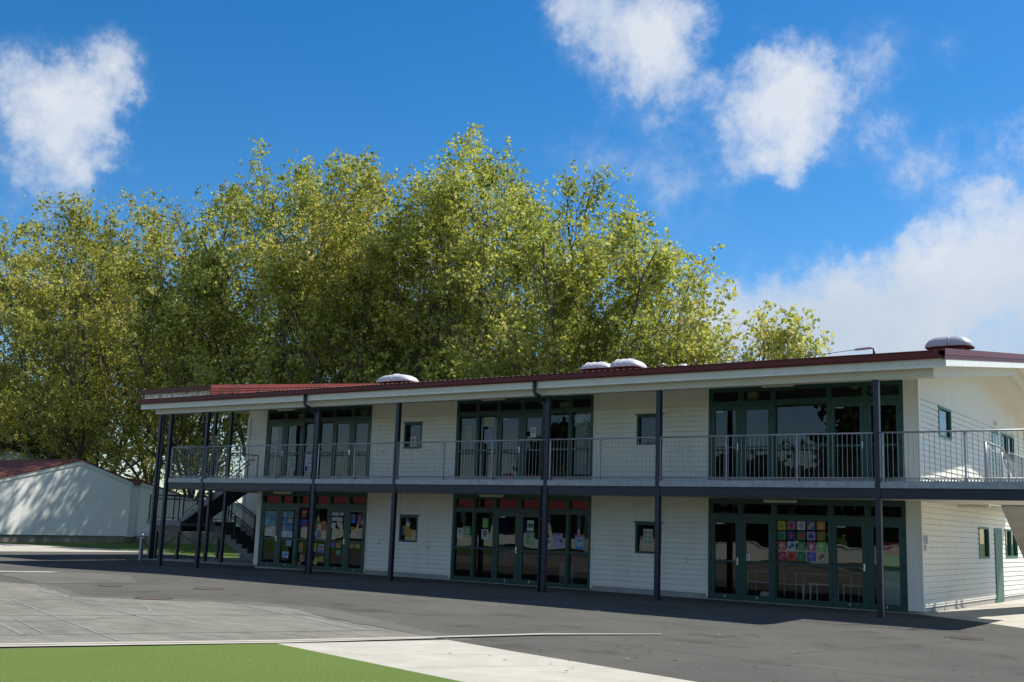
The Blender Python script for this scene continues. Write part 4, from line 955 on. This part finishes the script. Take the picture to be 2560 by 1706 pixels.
poster('notice', 'lilac poster right of the second thick pipe', -10.69,-10.37,1.11,1.54,(.38,.32,.52),[(.25,.75,.86,.93,(.12,.10,.16)),(.6,.95,.4,.6,(.12,.08,.14)),(.45,.75,.2,.45,(.46,.46,.60)),(.55,.9,.06,.3,(.28,.28,.46))]+textlines(4,(.28,.22,.40),.1,.55,.4,.8),.044,'poster',gM)
poster('notice', 'poster fading from red to blue at the right end of the lower middle glazing', -9.94,-9.62,1.10,1.53,(.22,.34,.46),[(.0,1,.86,1,(.36,.12,.18)),(.0,1,.72,.86,(.40,.30,.34)),(.35,.65,.5,.66,(.08,.10,.16)),(.3,.6,.2,.5,(.40,.48,.56)),(.05,.95,.03,.2,(.06,.22,.46)),(.6,.9,.4,.6,(.36,.42,.44))],.044,'poster',gM)
# grid of twenty drawings
colors = [[((.42,.38,.03),(.30,.26,.05)),((.30,.14,.20),(.34,.02,.06)),((.46,.44,.48),(.26,.25,.28)),((.07,.14,.34),(.46,.32,.08)),((.44,.20,.03),(.50,.34,.14))],
          [((.05,.22,.13),(.03,.09,.07)),((.03,.03,.16),(.38,.05,.05)),((.05,.16,.06),(.42,.04,.04)),((.30,.24,.40),(.07,.03,.22)),((.28,.12,.04),(.10,.26,.10))],
          [((.48,.10,.08),(.50,.40,.36)),((.40,.46,.54),(.07,.09,.13)),((.04,.22,.09),(.16,.28,.16)),((.36,.10,.14),(.50,.46,.48)),((.16,.46,.08),(.46,.56,.40))],
          [((.32,.03,.08),(.44,.10,.14)),((.48,.06,.03),(.34,.03,.02)),((.03,.14,.07),(.10,.22,.10)),((.04,.08,.34),(.26,.16,.36)),((.44,.38,.26),(.16,.11,.07))]]
cn = [['mustard yellow','mauve and crimson','white and grey','blue and gold','orange'],['sea green','navy with a red stripe','green with a red cross shape','lilac with a dark bird shape','brown-green'],
      ['coral with pale disc','ice blue with dark bar','leaf green','dusty pink with a white slash','bright lime'],['crimson','orange-red','dark forest green','deep blue','beige with a brown shape']]
rn = ['top', 'second', 'third', 'bottom']; coln = ['first', 'second', 'middle', 'fourth', 'last']
random.seed(3)
for r in range(4):
    for c in range(5):
        x0 = -3.67+c*.2645; z0 = 1.855-r*.262+.006*c
        bc, mc = colors[r][c]; k = (r*5+c) % 4
        mk = [(.2,.8,.2,.55,mc), (.35,.65,.55,.8,mc)] if k == 0 else [(.5,-.24,.5,0,mc),(.4,.6,.1,.3,mc)] if k == 1 else [(.42,.58,.12,.88,mc),(.15,.85,.45,.62,mc)] if k == 2 else [(.15,.5,.15,.5,mc),(.4,.85,.4,.8,mc)]
        mk.append((random.uniform(.05,.3), random.uniform(.5,.9), .04, .10, tuple(min(1, q*1.5) for q in bc)))
        poster('drawing', '%s drawing, %s in the %s row of the window grid' % (cn[r][c], coln[c], rn[r]), x0, x0+.225, z0, z0+.225, bc, mk, .044, 'artwork', 'grid of twenty pupils drawings in the lower right window')
poster('paper_sheet', 'tiny yellow sticker over the middle of the drawing grid', -3.20,-3.11,1.52,1.59,(.44,.44,.24),[(.2,.8,.4,.5,(.3,.3,.2))],.041,'paper')
poster('notice', 'small white sign beside the handle of the second door of the lower right bay', -4.57,-4.43,1.02,1.18,WH,[(.3,.7,.3,.7,(.3,.32,.36))],DY,'sign')
poster('display_board', 'red paper backing board behind the rightmost lower door', -1.00,-.53,1.34,1.64,(.42,.04,.04),[(.1,.35,.3,.8,(.5,.10,.10)),(.6,.85,.3,.8,(.5,.10,.10)),(.4,.55,0,1,(.25,.02,.02))],.0125,'display board')
poster('display_board', 'bright green paper board below the red one behind the rightmost lower door', -1.00,-.53,1.03,1.33,(.05,.40,.05),[(.1,.9,.5,.52,(.04,.30,.04))],.0125,'display board')
mb = MB(); mb.box(-.90,-.52,.0125,.026,.13,.94); mb.box(-.90,-.52,.0125,.027,.10,.128); tag(mb.build('whiteboard', flat((.38,.46,.46))), 'pale whiteboard standing low behind the rightmost lower door', 'whiteboard')
gU = 'notices on the upper floor glazing'
poster('notice', 'pale green notice in the leftmost upper middle pane', -14.20,-13.93,4.40,4.84,(.34,.40,.30),textlines(6,(.26,.32,.24)),.044,'poster',gU)
poster('notice', 'pale landscape notice at the top of the second upper middle pane', -13.47,-13.06,4.80,5.10,(.36,.42,.36),[(.2,.8,.2,.7,(.30,.36,.26)),(.3,.5,.3,.6,(.42,.46,.40))],.044,'poster',gU)
poster('notice', 'lilac notice in the second upper middle pane', -13.43,-13.11,4.27,4.71,(.30,.30,.40),textlines(6,(.24,.24,.34)),.044,'poster',gU)
poster('notice', 'small white notice on the right upper middle door', -11.63,-11.42,4.42,4.73,WH,[(.25,.75,.4,.85,(.3,.32,.36))],DY,'poster',gU)
poster('notice', 'white sheet at the top of the first upper left door', -23.22,-22.88,4.53,5.00,(.46,.50,.52),textlines(5,(.40,.44,.46)),DY,'poster',gU)
poster('notice', 'pair of white sheets at mid height of the first upper left door', -23.20,-22.88,4.08,4.50,(.48,.50,.50),[(.1,.45,.55,.9,(.24,.26,.28)),(.55,.9,.55,.9,(.24,.26,.28)),(.1,.45,.1,.42,(.28,.30,.32)),(.55,.9,.1,.42,(.28,.30,.32))],DY,'poster',gU)
poster('notice', 'pale green framed sheet low on the second upper left door', -22.25,-21.88,3.42,3.93,(.40,.48,.40),[(.15,.85,.15,.85,(.26,.34,.28))],DY,'poster',gU)
poster('notice', 'cluster of white paper shapes low in the upper left fixed pane', -21.45,-20.95,3.38,4.01,(.46,.50,.56),[(.05,.3,.02,.3,(.05,.06,.08)),(.6,.95,.7,.78,(.05,.06,.08)),(.4,.8,.45,.5,(.05,.06,.08)),(.2,.6,.2,.25,(.05,.06,.08))],.044,'poster',gU)
poster('notice', 'small white notice in the left upper small window', -16.51,-16.27,4.22,4.54,WH,[(.25,.75,.45,.85,(.25,.27,.3)),(.2,.8,.1,.3,(.35,.38,.42))],.044,'poster',gU)
poster('notice', 'white chart of six squares in the right lower small window', -7.66,-7.36,1.31,1.76,(.52,.50,.46),[(.12,.42,.68,.88,(.30,.26,.16)),(.58,.88,.68,.88,(.24,.28,.20)),(.12,.42,.40,.60,(.30,.28,.22)),(.58,.88,.40,.60,(.32,.26,.18)),(.12,.42,.1,.3,(.26,.26,.24)),(.58,.88,.1,.3,(.28,.24,.18))],.044,'poster')
mb = MB(); fy = .044                                       # cut-paper collage in the lower left small window
mb.mi = 0; mb.poly([(-16.70,fy,1.55), (-16.50,fy,1.22), (-16.27,fy,1.22), (-16.24,fy,1.42), (-16.38,fy,1.55), (-16.30,fy,1.75), (-16.45,fy,1.66), (-16.58,fy,1.60)])
mb.mi = 1; mb.poly([(-16.70,fy-.002,1.30), (-16.60,fy-.002,1.28), (-16.56,fy-.002,1.50), (-16.68,fy-.002,1.52)]); mb.poly([(-16.48,fy-.002,1.75), (-16.36,fy-.002,1.70), (-16.40,fy-.002,1.84), (-16.55,fy-.002,1.86)])
mb.mi = 2; mb.poly([(-16.52,fy-.003,1.60), (-16.38,fy-.003,1.56), (-16.36,fy-.003,1.68), (-16.48,fy-.003,1.71)])
tag(mb.build('paper_collage', [flat((.48,.30,.03)), flat((.10,.14,.30)), flat(WH)], fix=False), 'yellow, blue and white cut-paper collage in the left lower small window', 'artwork')
mb = MB(); mb.box(-10.05,-9.42,.10,.13,3.3,5.18); pnl = mb.build('wall_screen', flat((.42,.46,.46))); tag(pnl, 'white panel hung with a leafy garland behind the right end of the upper middle glazing', 'panel')
mb = MB(); random.seed(4)
for k in range(60):
    z = 3.35+k*.031; x = -9.60+.05*math.sin(z*7)+random.uniform(-.06,.06); a = random.uniform(0, 6.28)
    mb.poly([(x+.035*math.cos(a+t), .092+random.uniform(0,.006), z+.03*math.sin(a+t)) for t in (0, 2.1, 4.2)])
mb.build('garland', flat((.03,.035,.02)), pnl, fix=False)
# ceiling equipment just inside the upper fanlights
for x0, x1, z0, z1, lab in ((-4.60,-4.32,5.35,5.55,'upper right bay near its left end'), (-1.24,-1.05,5.37,5.55,'upper right bay near the last post'), (-22.15,-21.80,5.32,5.50,'upper left bay near its left end'), (-19.05,-18.72,5.32,5.52,'upper left bay near its right end'), (-10.72,-10.42,5.32,5.50,'upper middle bay right of the pipe')):
    mb = MB(); mb.box(x0, x1, .25, .50, z0, z1); mb.box((x0+x1)/2-.02, (x0+x1)/2+.02, .35, .39, z1, 5.679)
    tag(mb.build('wall_speaker', flat((.40,.40,.34))), 'cream box speaker hung inside the fanlight of the '+lab, 'speaker')
for x, lab in ((-1.75,'right'), (-12.35,'middle')):
    mb = MB(); mb.tube([(x,.6,5.68), (x,.6,5.62), (x,.6,5.56)], [.12,.14,.05], 14); tag(mb.build('dome_lamp', 'white'), 'white dome lamp on the ceiling inside the upper %s fanlights' % lab, 'lamp')
for (xa, xb, lab) in ((-3.35,-2.55,'upper right'), (-11.75,-11.15,'upper middle'), (-20.1,-19.5,'upper left')):
    mb = MB(); mb.tube([(xa,.8,5.55), (xa,.8,5.36), (xb,.8,5.36), (xb,.8,5.52), (xa+.05,.8,5.55)], .016, 8); tag(mb.build('heater_frame', 'galv'), 'tubular ceiling bracket seen through the %s fanlight' % lab, 'bracket')
# tables and a box inside the lower right room
def table(x, y, w, d, h, lab):
    t = thing('classroom_table', lab, 'table', (x, y, .012), 'white-legged classroom tables inside the lower right room')
    mb = MB(); mb.box(x-w/2, x+w/2, y-d/2, y+d/2, .012+h-.03, .012+h); mb.build('tabletop', 'tabletop', t)
    for sx in (-1, 1):
        for sy in (-1, 1):
            mb = MB(); cx, cy = x+sx*(w/2-.03), y+sy*(d/2-.03); mb.box(cx-.014, cx+.014, cy-.014, cy+.014, .012, .012+h-.03); mb.build('leg', 'white', t)
table(-4.05, .7, 1.9, .6, .46, 'long low white-legged table inside behind the second door of the lower right room')
table(-2.65, .65, .62, .55, .50, 'small square white-legged table inside behind the grid window')
table(-1.7, 1.0, 1.0, .6, .50, 'white-legged table inside behind the third door of the lower right room')
table(-3.2, 2.4, 1.6, .7, .70, 'taller table at the back of the lower right room')
table(-4.9, 2.2, .9, .7, .70, 'taller table at the back left of the lower right room')
mb = MB(); mb.box(-4.35,-4.05,.5,.8,.06,.20); mb.box(-4.33,-4.07,.52,.78,.20,.215); tag(mb.build('storage_tub', 'white'), 'white storage tub on the floor under the long low table', 'tub')
mb = MB(); mb.box(-10.75,-10.25,.5,1.0,.02,.62); mb.box(-10.77,-10.23,.48,1.02,.62,.65); tag(mb.build('cabinet', flat((.20,.22,.22))), 'pale low cabinet inside the lower middle room right of the pipe', 'cabinet')
for i, x in enumerate((-13.05, -12.35, -10.45, -9.62)):
    mb = MB(); rings = []
    for k in range(9):
        z = .55+.2*k; w = .09+.05*math.sin(k*1.3+i); mb_ = (x+.03*math.sin(k+i), .9+.04*i, z)
        rings.append((mb_, w))
    mb.tube([r[0] for r in rings], [r[1] for r in rings], 9)
    tag(mb.build('hanging_cloth', flat((.02,.02,.20))), 'deep blue cloth hanging inside the lower middle room, %s from the left' % ('first','second','third','last')[i], 'cloth', 'blue cloths hanging inside the lower middle room')
# standpipe
t = thing('standpipe', 'grey waist-high standpipe with a flat cross top beside the navy corner posts at the left', 'bollard', (-30.35, 0, gz(-30)))
mb = MB(); mb.box(-30.41,-30.29,-.06,.06,gz(-30)-.02,.78); mb.build('column', 'galv', t)
mb = MB(); mb.box(-30.58,-30.12,-.05,.05,.72,.755); mb.tube([(-30.35,0,.78),(-30.35,0,.90)], .03, 8); mb.tube([(-30.35,0,.84),(-30.62,0,.80)], .015, 6); mb.build('tap', 'galv', t)

# ------------------------------------------------------------------ neighbouring buildings
def gable_block(name, lab, X0, X1, Y0, yp, Y1, zL, zp, zR, base=.27, wallm='whitewall', roofm='tileroof', hasfound=True):
    """ridge along X; gable wall at X1 facing +X"""
    t = thing(name, lab, 'building', ((X0+X1)/2, yp, 0))
    mb = MB()
    mb.prism([(X1, Y0, base), (X1, Y1, base), (X1, Y1, zR-.12), (X1, yp, zp-.12), (X1, Y0, zL-.12)], (-.15, 0, 0))
    mb.box(X0, X1-.15, Y0, Y0+.15, base, zL-.2); mb.box(X0, X1-.15, Y1-.15, Y1, base, zR-.2); mb.build('wall', wallm, t)
    if hasfound: mb = MB(); mb.box(X0+.1, X1-.08, Y0+.05, Y1-.05, -.3, base); mb.build('foundation', 'block', t)
    oy = .35
    sl = (zp-zL)/(yp-Y0); sr = (zp-zR)/(Y1-yp)
    mb = MB()
    mb.prism([(X1+.12, Y0-oy, zL-sl*oy-.03), (X1+.12, Y0-oy, zL-sl*oy+.05), (X1+.12, yp, zp+.05), (X1+.12, yp, zp-.03)], (X0-X1-.3, 0, 0))
    mb.prism([(X1+.12, Y1+oy*.3, zR-sr*oy*.3-.03), (X1+.12, Y1+oy*.3, zR-sr*oy*.3+.05), (X1+.12, yp+.001, zp+.05), (X1+.12, yp+.001, zp-.03)], (X0-X1-.3, 0, 0))
    mb.build('roof', roofm, t)
    mb = MB()
    mb.prism([(X1+.06, Y0, zL-.26), (X1+.06, Y0, zL-.032), (X1+.06, yp, zp-.032), (X1+.06, Y1, zR-.032), (X1+.06, Y1, zR-.26), (X1+.06, yp, zp-.26)], (-.055, 0, 0))
    mb.build('barge_board', 'fascia', t)
    return t
gable_block('classroom_block', 'low white gabled classroom with weathered red roof, its end wall dappled by tree shadow', -76, -52.6, 4.0, 11.46, 15.16, 2.78, 4.78, 3.68)
t = gable_block('classroom_block', 'white wall of the rear classroom block seen behind the navy corner posts', -70, -53.2, 16.3, 16.35, 21.5, 3.70, 3.72, 2.55)
mb = MB(); mb.box(-53.9,-53.5,15.1,16.4,.2,3.62); mb.build('recess_wall', 'whitewall', t); mb = MB(); mb.box(-53.85,-53.6,15.1,16.4,-.2,.2); mb.build('foundation', 'block', t)
gable_block('classroom_block', 'distant red-roofed block peeping above the nearer roof at the far left', -120, -76, 8.0, 20.5, 30, 3.2, 6.35, 4.6)
# white paling fence behind the stairs
f = thing('paling_fence', 'white vertical board fence seen through the left stair railings', 'fence', (-52.6, 24, 0))
mb = MB()
for k in range(60): y = 21.6+k*.16; mb.box(-52.95,-52.92,y,y+.145,.25,2.65+.01*(k % 3))
mb.build('palings', 'whitewall', f)
mb = MB(); mb.box(-53.02,-52.95,21.6,31.2,.5,.6); mb.box(-53.02,-52.95,21.6,31.2,2.2,2.3); mb.build('rail', 'whitewall', f)
mb = MB()
for k in range(9): y = 16.2+k*1.65; mb.box(-52.0,-51.6,y,y+1.6,-.3,.30)
for k in range(9): y = 16.2+k*1.65+.8; mb.box(-52.0,-51.62,y,y+1.6,.302,.62) if k < 8 else None
tag(mb.build('block_retaining_wall', 'block'), 'low cream block retaining wall behind the stair landing', 'wall')
# facing buildings across the yard (behind the camera; seen in the window reflections)
t = thing('facing_block', 'long low white school block with red roof across the yard, reflected in the windows', 'building', (-40, -50, 0))
mb = MB(); mb.box(-95,-40,-49.3,-49,0,1.05); mb.box(-95,-40,-49.3,-49,2.9,3.2); mb.box(-95,-94.8,-60,-49.3,0,3.2); mb.box(-40.2,-40,-60,-49.3,0,3.2)
for k in range(19): x = -94.5+k*3; mb.box(x-.12,x+.12,-49.25,-49.05,1.05,2.9)
mb.build('wall', 'whitewall', t)
mb = MB(); mb.quad((-95,-49.25,1.05),(-40,-49.25,1.05),(-40,-49.25,2.9),(-95,-49.25,2.9)); mb.build('window', 'black', t, fix=False)
mb = MB(); mb.prism([(-96,-48.2,3.1),(-96,-48.2,3.2),(-96,-55,6.2),(-96,-61,3.2),(-96,-61,3.1),(-96,-55,6.0)], (57,0,0)); mb.build('roof', 'redroof', t)

mb = MB(); mb.box(-39,-8,-49.2,-49,-.1,.95); mb.box(-39,-8,-49.25,-48.95,.95,1.02)
tag(mb.build('yard_wall', 'whitewall'), 'low white wall along the far side of the yard, reflected in the lower right doors', 'wall')
# ------------------------------------------------------------------ trees
def fast_mesh(name, V, F4, m, parent, tone=None, smooth=False):
    me = bpy.data.meshes.new(name); nv, nf = len(V), len(F4)
    me.vertices.add(nv); me.vertices.foreach_set('co', (V - np.array(wloc(parent))).astype(np.float32).ravel())
    me.loops.add(nf*4); me.loops.foreach_set('vertex_index', F4.astype(np.int32).ravel())
    me.polygons.add(nf); me.polygons.foreach_set('loop_start', np.arange(0, nf*4, 4, dtype=np.int32)); me.polygons.foreach_set('loop_total', np.full(nf, 4, dtype=np.int32))
    me.update(calc_edges=True)
    if smooth: me.polygons.foreach_set('use_smooth', np.ones(nf, bool))
    if tone is not None:
        at = me.attributes.new('tone', 'FLOAT', 'FACE'); at.data.foreach_set('value', tone.astype(np.float32))
    me.materials.append(M[m]); o = bpy.data.objects.new(name, me); COL.objects.link(o); o.parent = parent; return o

def tubes(S, n=5):
    """S: array (k,8): p0, p1, r0, r1 -> tapered prisms"""
    S = np.array(S); p0, p1, r0, r1 = S[:, :3], S[:, 3:6], S[:, 6], S[:, 7]
    d = p1-p0; d /= np.linalg.norm(d, axis=1)[:, None]+1e-9
    ref = np.where(np.abs(d[:, 2:3]) > .9, np.array([[1., 0, 0]]), np.array([[0, 0, 1.]]))
    a = np.cross(d, ref); a /= np.linalg.norm(a, axis=1)[:, None]; b = np.cross(d, a)
    V = []
    for p, r in ((p0-d*r0[:, None]*.3, r0), (p1+d*r1[:, None]*.3, r1)):
        for j in range(n):
            t = 2*math.pi*j/n; V.append(p+(a*math.cos(t)+b*math.sin(t))*r[:, None])
    V = np.stack(V, 1); k = len(S); base = np.arange(k)[:, None]*2*n
    F = np.stack([np.stack([base[:, 0]+j, base[:, 0]+(j+1) % n, base[:, 0]+n+(j+1) % n, base[:, 0]+n+j], 1) for j in range(n)], 1).reshape(-1, 4)
    return V.reshape(-1, 3), F

def make_tree(name, lab, cat, x, y, H, R, cb, seed, nleaf, leafm='leaf', barkm='bark', leaf=.24, base=None, lean=(0, 0), dens=1.0, tone0=0.0, stems=7, upright=1.0, group=None):
    rng = np.random.default_rng(seed); t = thing(name, lab, cat, (x, y, gz(x)), group)
    ph = rng.uniform(0, 6.28, 6)
    zc = cb+(H-cb)*.46; ht = (H-zc)*.93; hb = (zc-cb)*1.12
    def env(p):
        dz = (p[2]-zc)/(ht if p[2] > zc else hb)
        ang = math.atan2(p[1]-y, p[0]-x)
        lump = 1+.09*math.sin(3*ang+ph[0]+p[2]*.3)+.07*math.sin(5*ang+ph[1]-p[2]*.5)+.05*math.sin(p[2]*1.1+ph[2])
        return math.sqrt((math.hypot(p[0]-x, p[1]-y)/R)**2+dz*dz)/lump
    segs = []; nodes = []
    def grow(p, d, L, r, depth, nseg):
        step = L/nseg; pts = [(p, r)]
        for i in range(nseg):
            w = .16 if depth < 2 else .30
            d = d+rng.normal(0, w, 3)+np.array([0, 0, .10*upright if depth > 0 else .02]); d = d/np.linalg.norm(d)
            q = p+d*step; r2 = max(r*(1-.72/nseg*1.0), .008) if i < nseg-1 or depth < 3 else r*.5
            if env(q) > 1.0+.05*rng.random() and depth > 0:
                if depth >= 2: nodes.append((p, depth, env(p)))
                break
            segs.append([*p, *q, r, r2]); p, r = q, r2; pts.append((p, r))
            if depth >= 2: nodes.append((p, depth, env(p)))
        if depth >= 4 or len(pts) < 2: return
        nc = [stems, 8, 6, 4][depth]
        for c in range(nc):
            if depth == 0:
                i = len(pts)-1 if c < stems*.6 else int(rng.integers(max(1, len(pts)-3), len(pts)))
            else: i = int(rng.integers(max(1, int(len(pts)*.22)), len(pts)))
            pp, pr = pts[min(i, len(pts)-1)]
            if depth == 0:
                az = c*2.4+rng.uniform(-.4, .4); tilt = rng.uniform(.15, .62) if c < stems*.6 else rng.uniform(.6, 1.05)
                cd = np.array([math.cos(az)*math.sin(tilt), math.sin(az)*math.sin(tilt), math.cos(tilt)])
                ll = (H-pp[2])*rng.uniform(.85, 1.05)*(1 if tilt < .6 else .6); rr = pr*rng.uniform(.42, .62)
            else:
                rnd = rng.normal(0, 1, 3); rnd -= rnd.dot(d)*d; rnd /= np.linalg.norm(rnd)+1e-9
                sp = rng.uniform(.5, 1.0); cd = d*math.cos(sp)+rnd*math.sin(sp); cd[2] += .12*upright; cd /= np.linalg.norm(cd)
                ll = L*rng.uniform(.38, .62); rr = pr*rng.uniform(.45, .7)
            grow(pp, cd, ll, max(rr, .01), depth+1, [0, 9, 6, 4, 3][depth+1])
    tb = cb*.72+.1*H*.3
    r0 = H*.023
    grow(np.array([x, y, gz(x)-.1]), np.array([rng.normal(0, .05), rng.normal(0, .05), 1.]), tb, r0, 0, 5)
    V, F = tubes(segs, 5); fast_mesh('trunk', V, F, barkm, t, smooth=True)
    N = np.array([q[0] for q in nodes]); E = np.array([q[2] for q in nodes]); D = np.array([q[1] for q in nodes])
    w = np.where(D >= 3, 1.0, .25)*(.6+.5*np.clip(E, 0, 1))*(.55+.55*np.clip((N[:, 2]-cb)/(H-cb), 0, 1))
    # clumpiness: sparse and rich zones through the crown
    ck = np.sin(N[:, 0]*.9+ph[3])*np.sin(N[:, 1]*.8+ph[4])*np.sin(N[:, 2]*1.0+ph[5])
    w *= np.clip(.6+1.5*ck, .07, 2.2); w /= w.sum()
    idx = rng.choice(len(N), nleaf, p=w)
    ncl = nleaf//5; idx = idx[:ncl]; cc = N[idx]+rng.normal(0, .36, (ncl, 3))          # sprays of five leaves
    c = np.repeat(cc, 5, 0)[:nleaf]; nleaf = len(c); c = c+rng.normal(0, leaf*.62, (nleaf, 3))
    # leaf = kite quad, slightly drooping
    ax = rng.normal(0, 1, (nleaf, 3)); ax[:, 2] -= .5; ax /= np.linalg.norm(ax, axis=1)[:, None]
    nn = rng.normal(0, 1, (nleaf, 3)); nn[:, 2] += .7; nn -= (nn*ax).sum(1)[:, None]*ax; nn /= np.linalg.norm(nn, axis=1)[:, None]
    bx = np.cross(ax, nn); s = leaf*rng.uniform(.5, 1.5, nleaf)[:, None]
    k1 = rng.uniform(.34, .6, nleaf)[:, None]
    P0 = c-ax*s*.5; P1 = c+bx*s*k1-ax*s*.05+nn*s*.08; P2 = c+ax*s*.55; P3 = c-bx*s*k1-ax*s*.05+nn*s*.08
    V = np.stack([P0, P1, P2, P3], 1).reshape(-1, 3); F = np.arange(nleaf*4).reshape(-1, 4)
    patch = np.sin(c[:, 0]*.55+ph[0])*np.sin(c[:, 1]*.5+ph[1])*.5+np.sin(c[:, 2]*.6+c[:, 0]*.3+ph[2])*.3
    tone = np.clip(.45+tone0+.22*patch+np.repeat(rng.normal(0, .16, ncl), 5)+rng.normal(0, .12, nleaf), 0, 1)
    fast_mesh('crown', V, F, leafm, t, tone)
    return t
TG = 'row of tall plane trees behind the buildings'
TREES = [  # x, y, H, R, crown base, seed, leaves, material, tone, label
    (-88, 25, 25.3, 8.6, 2.2, 1, 68640, 'leafyellow', -.05, 'tall yellow-green plane tree at the left frame edge, first of the row'),
    (-77.0, 24, 27.0, 9.2, 2.2, 2, 73920, 'leafyellow', .0, 'broad yellow-green plane tree over the dappled classroom wall, second of the row'),
    (-68.0, 22, 26.2, 9.0, 2.0, 3, 73920, 'leafyellow', .05, 'golden-tinged plane tree left of the red stair roof, third of the row'),
    (-58.5, 25, 25.8, 8.4, 2.2, 4, 66000, 'leafyellow', -.05, 'sparse olive plane tree with many bare limbs showing, fourth of the row'),
    (-50.0, 25, 27.6, 8.2, 1.6, 5, 76560, 'leaf', .1, 'tall plane tree with olive top rising left of the highest crown, fifth of the row'),
    (-42.0, 24, 27.0, 8.0, 2.8, 6, 76560, 'leafyellow', .05, 'tallest plane tree with spiky top shoots at the middle of the row'),
    (-34.2, 25, 25.2, 7.2, 3.2, 7, 63360, 'leaf', .12, 'green plane tree with a pointed crown above the centre of the roof'),
    (-27.8, 23, 20.8, 5.8, 3.2, 8, 47520, 'leaf', .12, 'rounded green plane tree stepping down towards the right of the row'),
    (-21.4, 23, 18.9, 5.0, 3.0, 9, 39600, 'leaf', .16, 'shorter bright green plane tree above the pair of ribbed vents'),
    (-16.8, 22, 15.4, 3.5, 3.0, 10, 21120, 'leaf', .2, 'small light green plane tree near the right end of the row'),
    (-12.9, 22, 13.0, 2.7, 3.6, 14, 6072, 'leaf', .25, 'thin young plane tree against the cloud bank, last at the right of the row'),
    (-72.3, 31, 28.0, 7.5, 1.5, 21, 36000, 'leafyellow', -.05, 'rear plane tree filling the gap between the second and third trees of the row'),
    (-54.5, 31, 27.6, 7.5, 1.5, 22, 36000, 'leaf', .0, 'rear plane tree filling the gap between the fourth and fifth trees of the row'),
    (-45.5, 31, 27.8, 7.0, 1.2, 23, 34000, 'leafyellow', .0, 'rear plane tree filling the gap just left of the tallest crown'),
    (-36.5, 30, 26.4, 6.5, 1.5, 24, 32000, 'leaf', .05, 'rear plane tree filling the gap just right of the tallest crown'),
    (-30.0, 30, 24.8, 6.0, 1.5, 25, 26000, 'leaf', .05, 'rear plane tree between the pointed crown and the rounded one'),
]
for (x, y, H, R, cb, sd, nl, lm, tn, lab) in TREES:
    nl = int(nl*(.84 if y < 29 else .42))
    make_tree('plane_tree', lab, 'tree', x, y, H, R, cb, sd, nl, lm, leaf=.175, tone0=tn, stems=8 if H < 14 else 7, group=TG)
make_tree('evergreen_tree', 'dark evergreen tree behind the classroom roofs at the far left', 'tree', -92, 27, 11.5, 4.5, 1.5, 31, 12000, 'leafdark', 'barkdark', leaf=.35, stems=6)
make_tree('evergreen_tree', 'dark evergreen bush left of the trunks behind the red classroom roof', 'tree', -84, 28, 8.0, 3.6, 1.0, 32, 8000, 'leafdark', 'barkdark', leaf=.35, stems=6)
make_tree('evergreen_tree', 'dark round tree across the yard, reflected in the upper right windows', 'tree', -22, -66, 15, 7, 1.5, 33, 16000, 'leafdark', 'barkdark', leaf=.55, stems=6)
make_tree('evergreen_tree', 'dark round tree across the yard, reflected in the upper middle windows', 'tree', -52, -68, 12, 7, 1.5, 34, 14000, 'leafdark', 'barkdark', leaf=.55, stems=6)
for i, (x, y, h) in enumerate([(-36,-56,6.5), (-30,-58,7.5), (-24,-56,6), (-18,-57,7), (-12,-56,6.5), (-6,-58,6), (-48,-64,8)]):
    make_tree('evergreen_tree', 'dark evergreen tree in the row across the yard, mirrored in the lower right glass', 'tree', x, y, h, 4.6, .1, 50+i, 7000, 'leafdark', 'barkdark', leaf=.6, stems=6, group='evergreens across the yard')
bpy.context.view_layer.update()
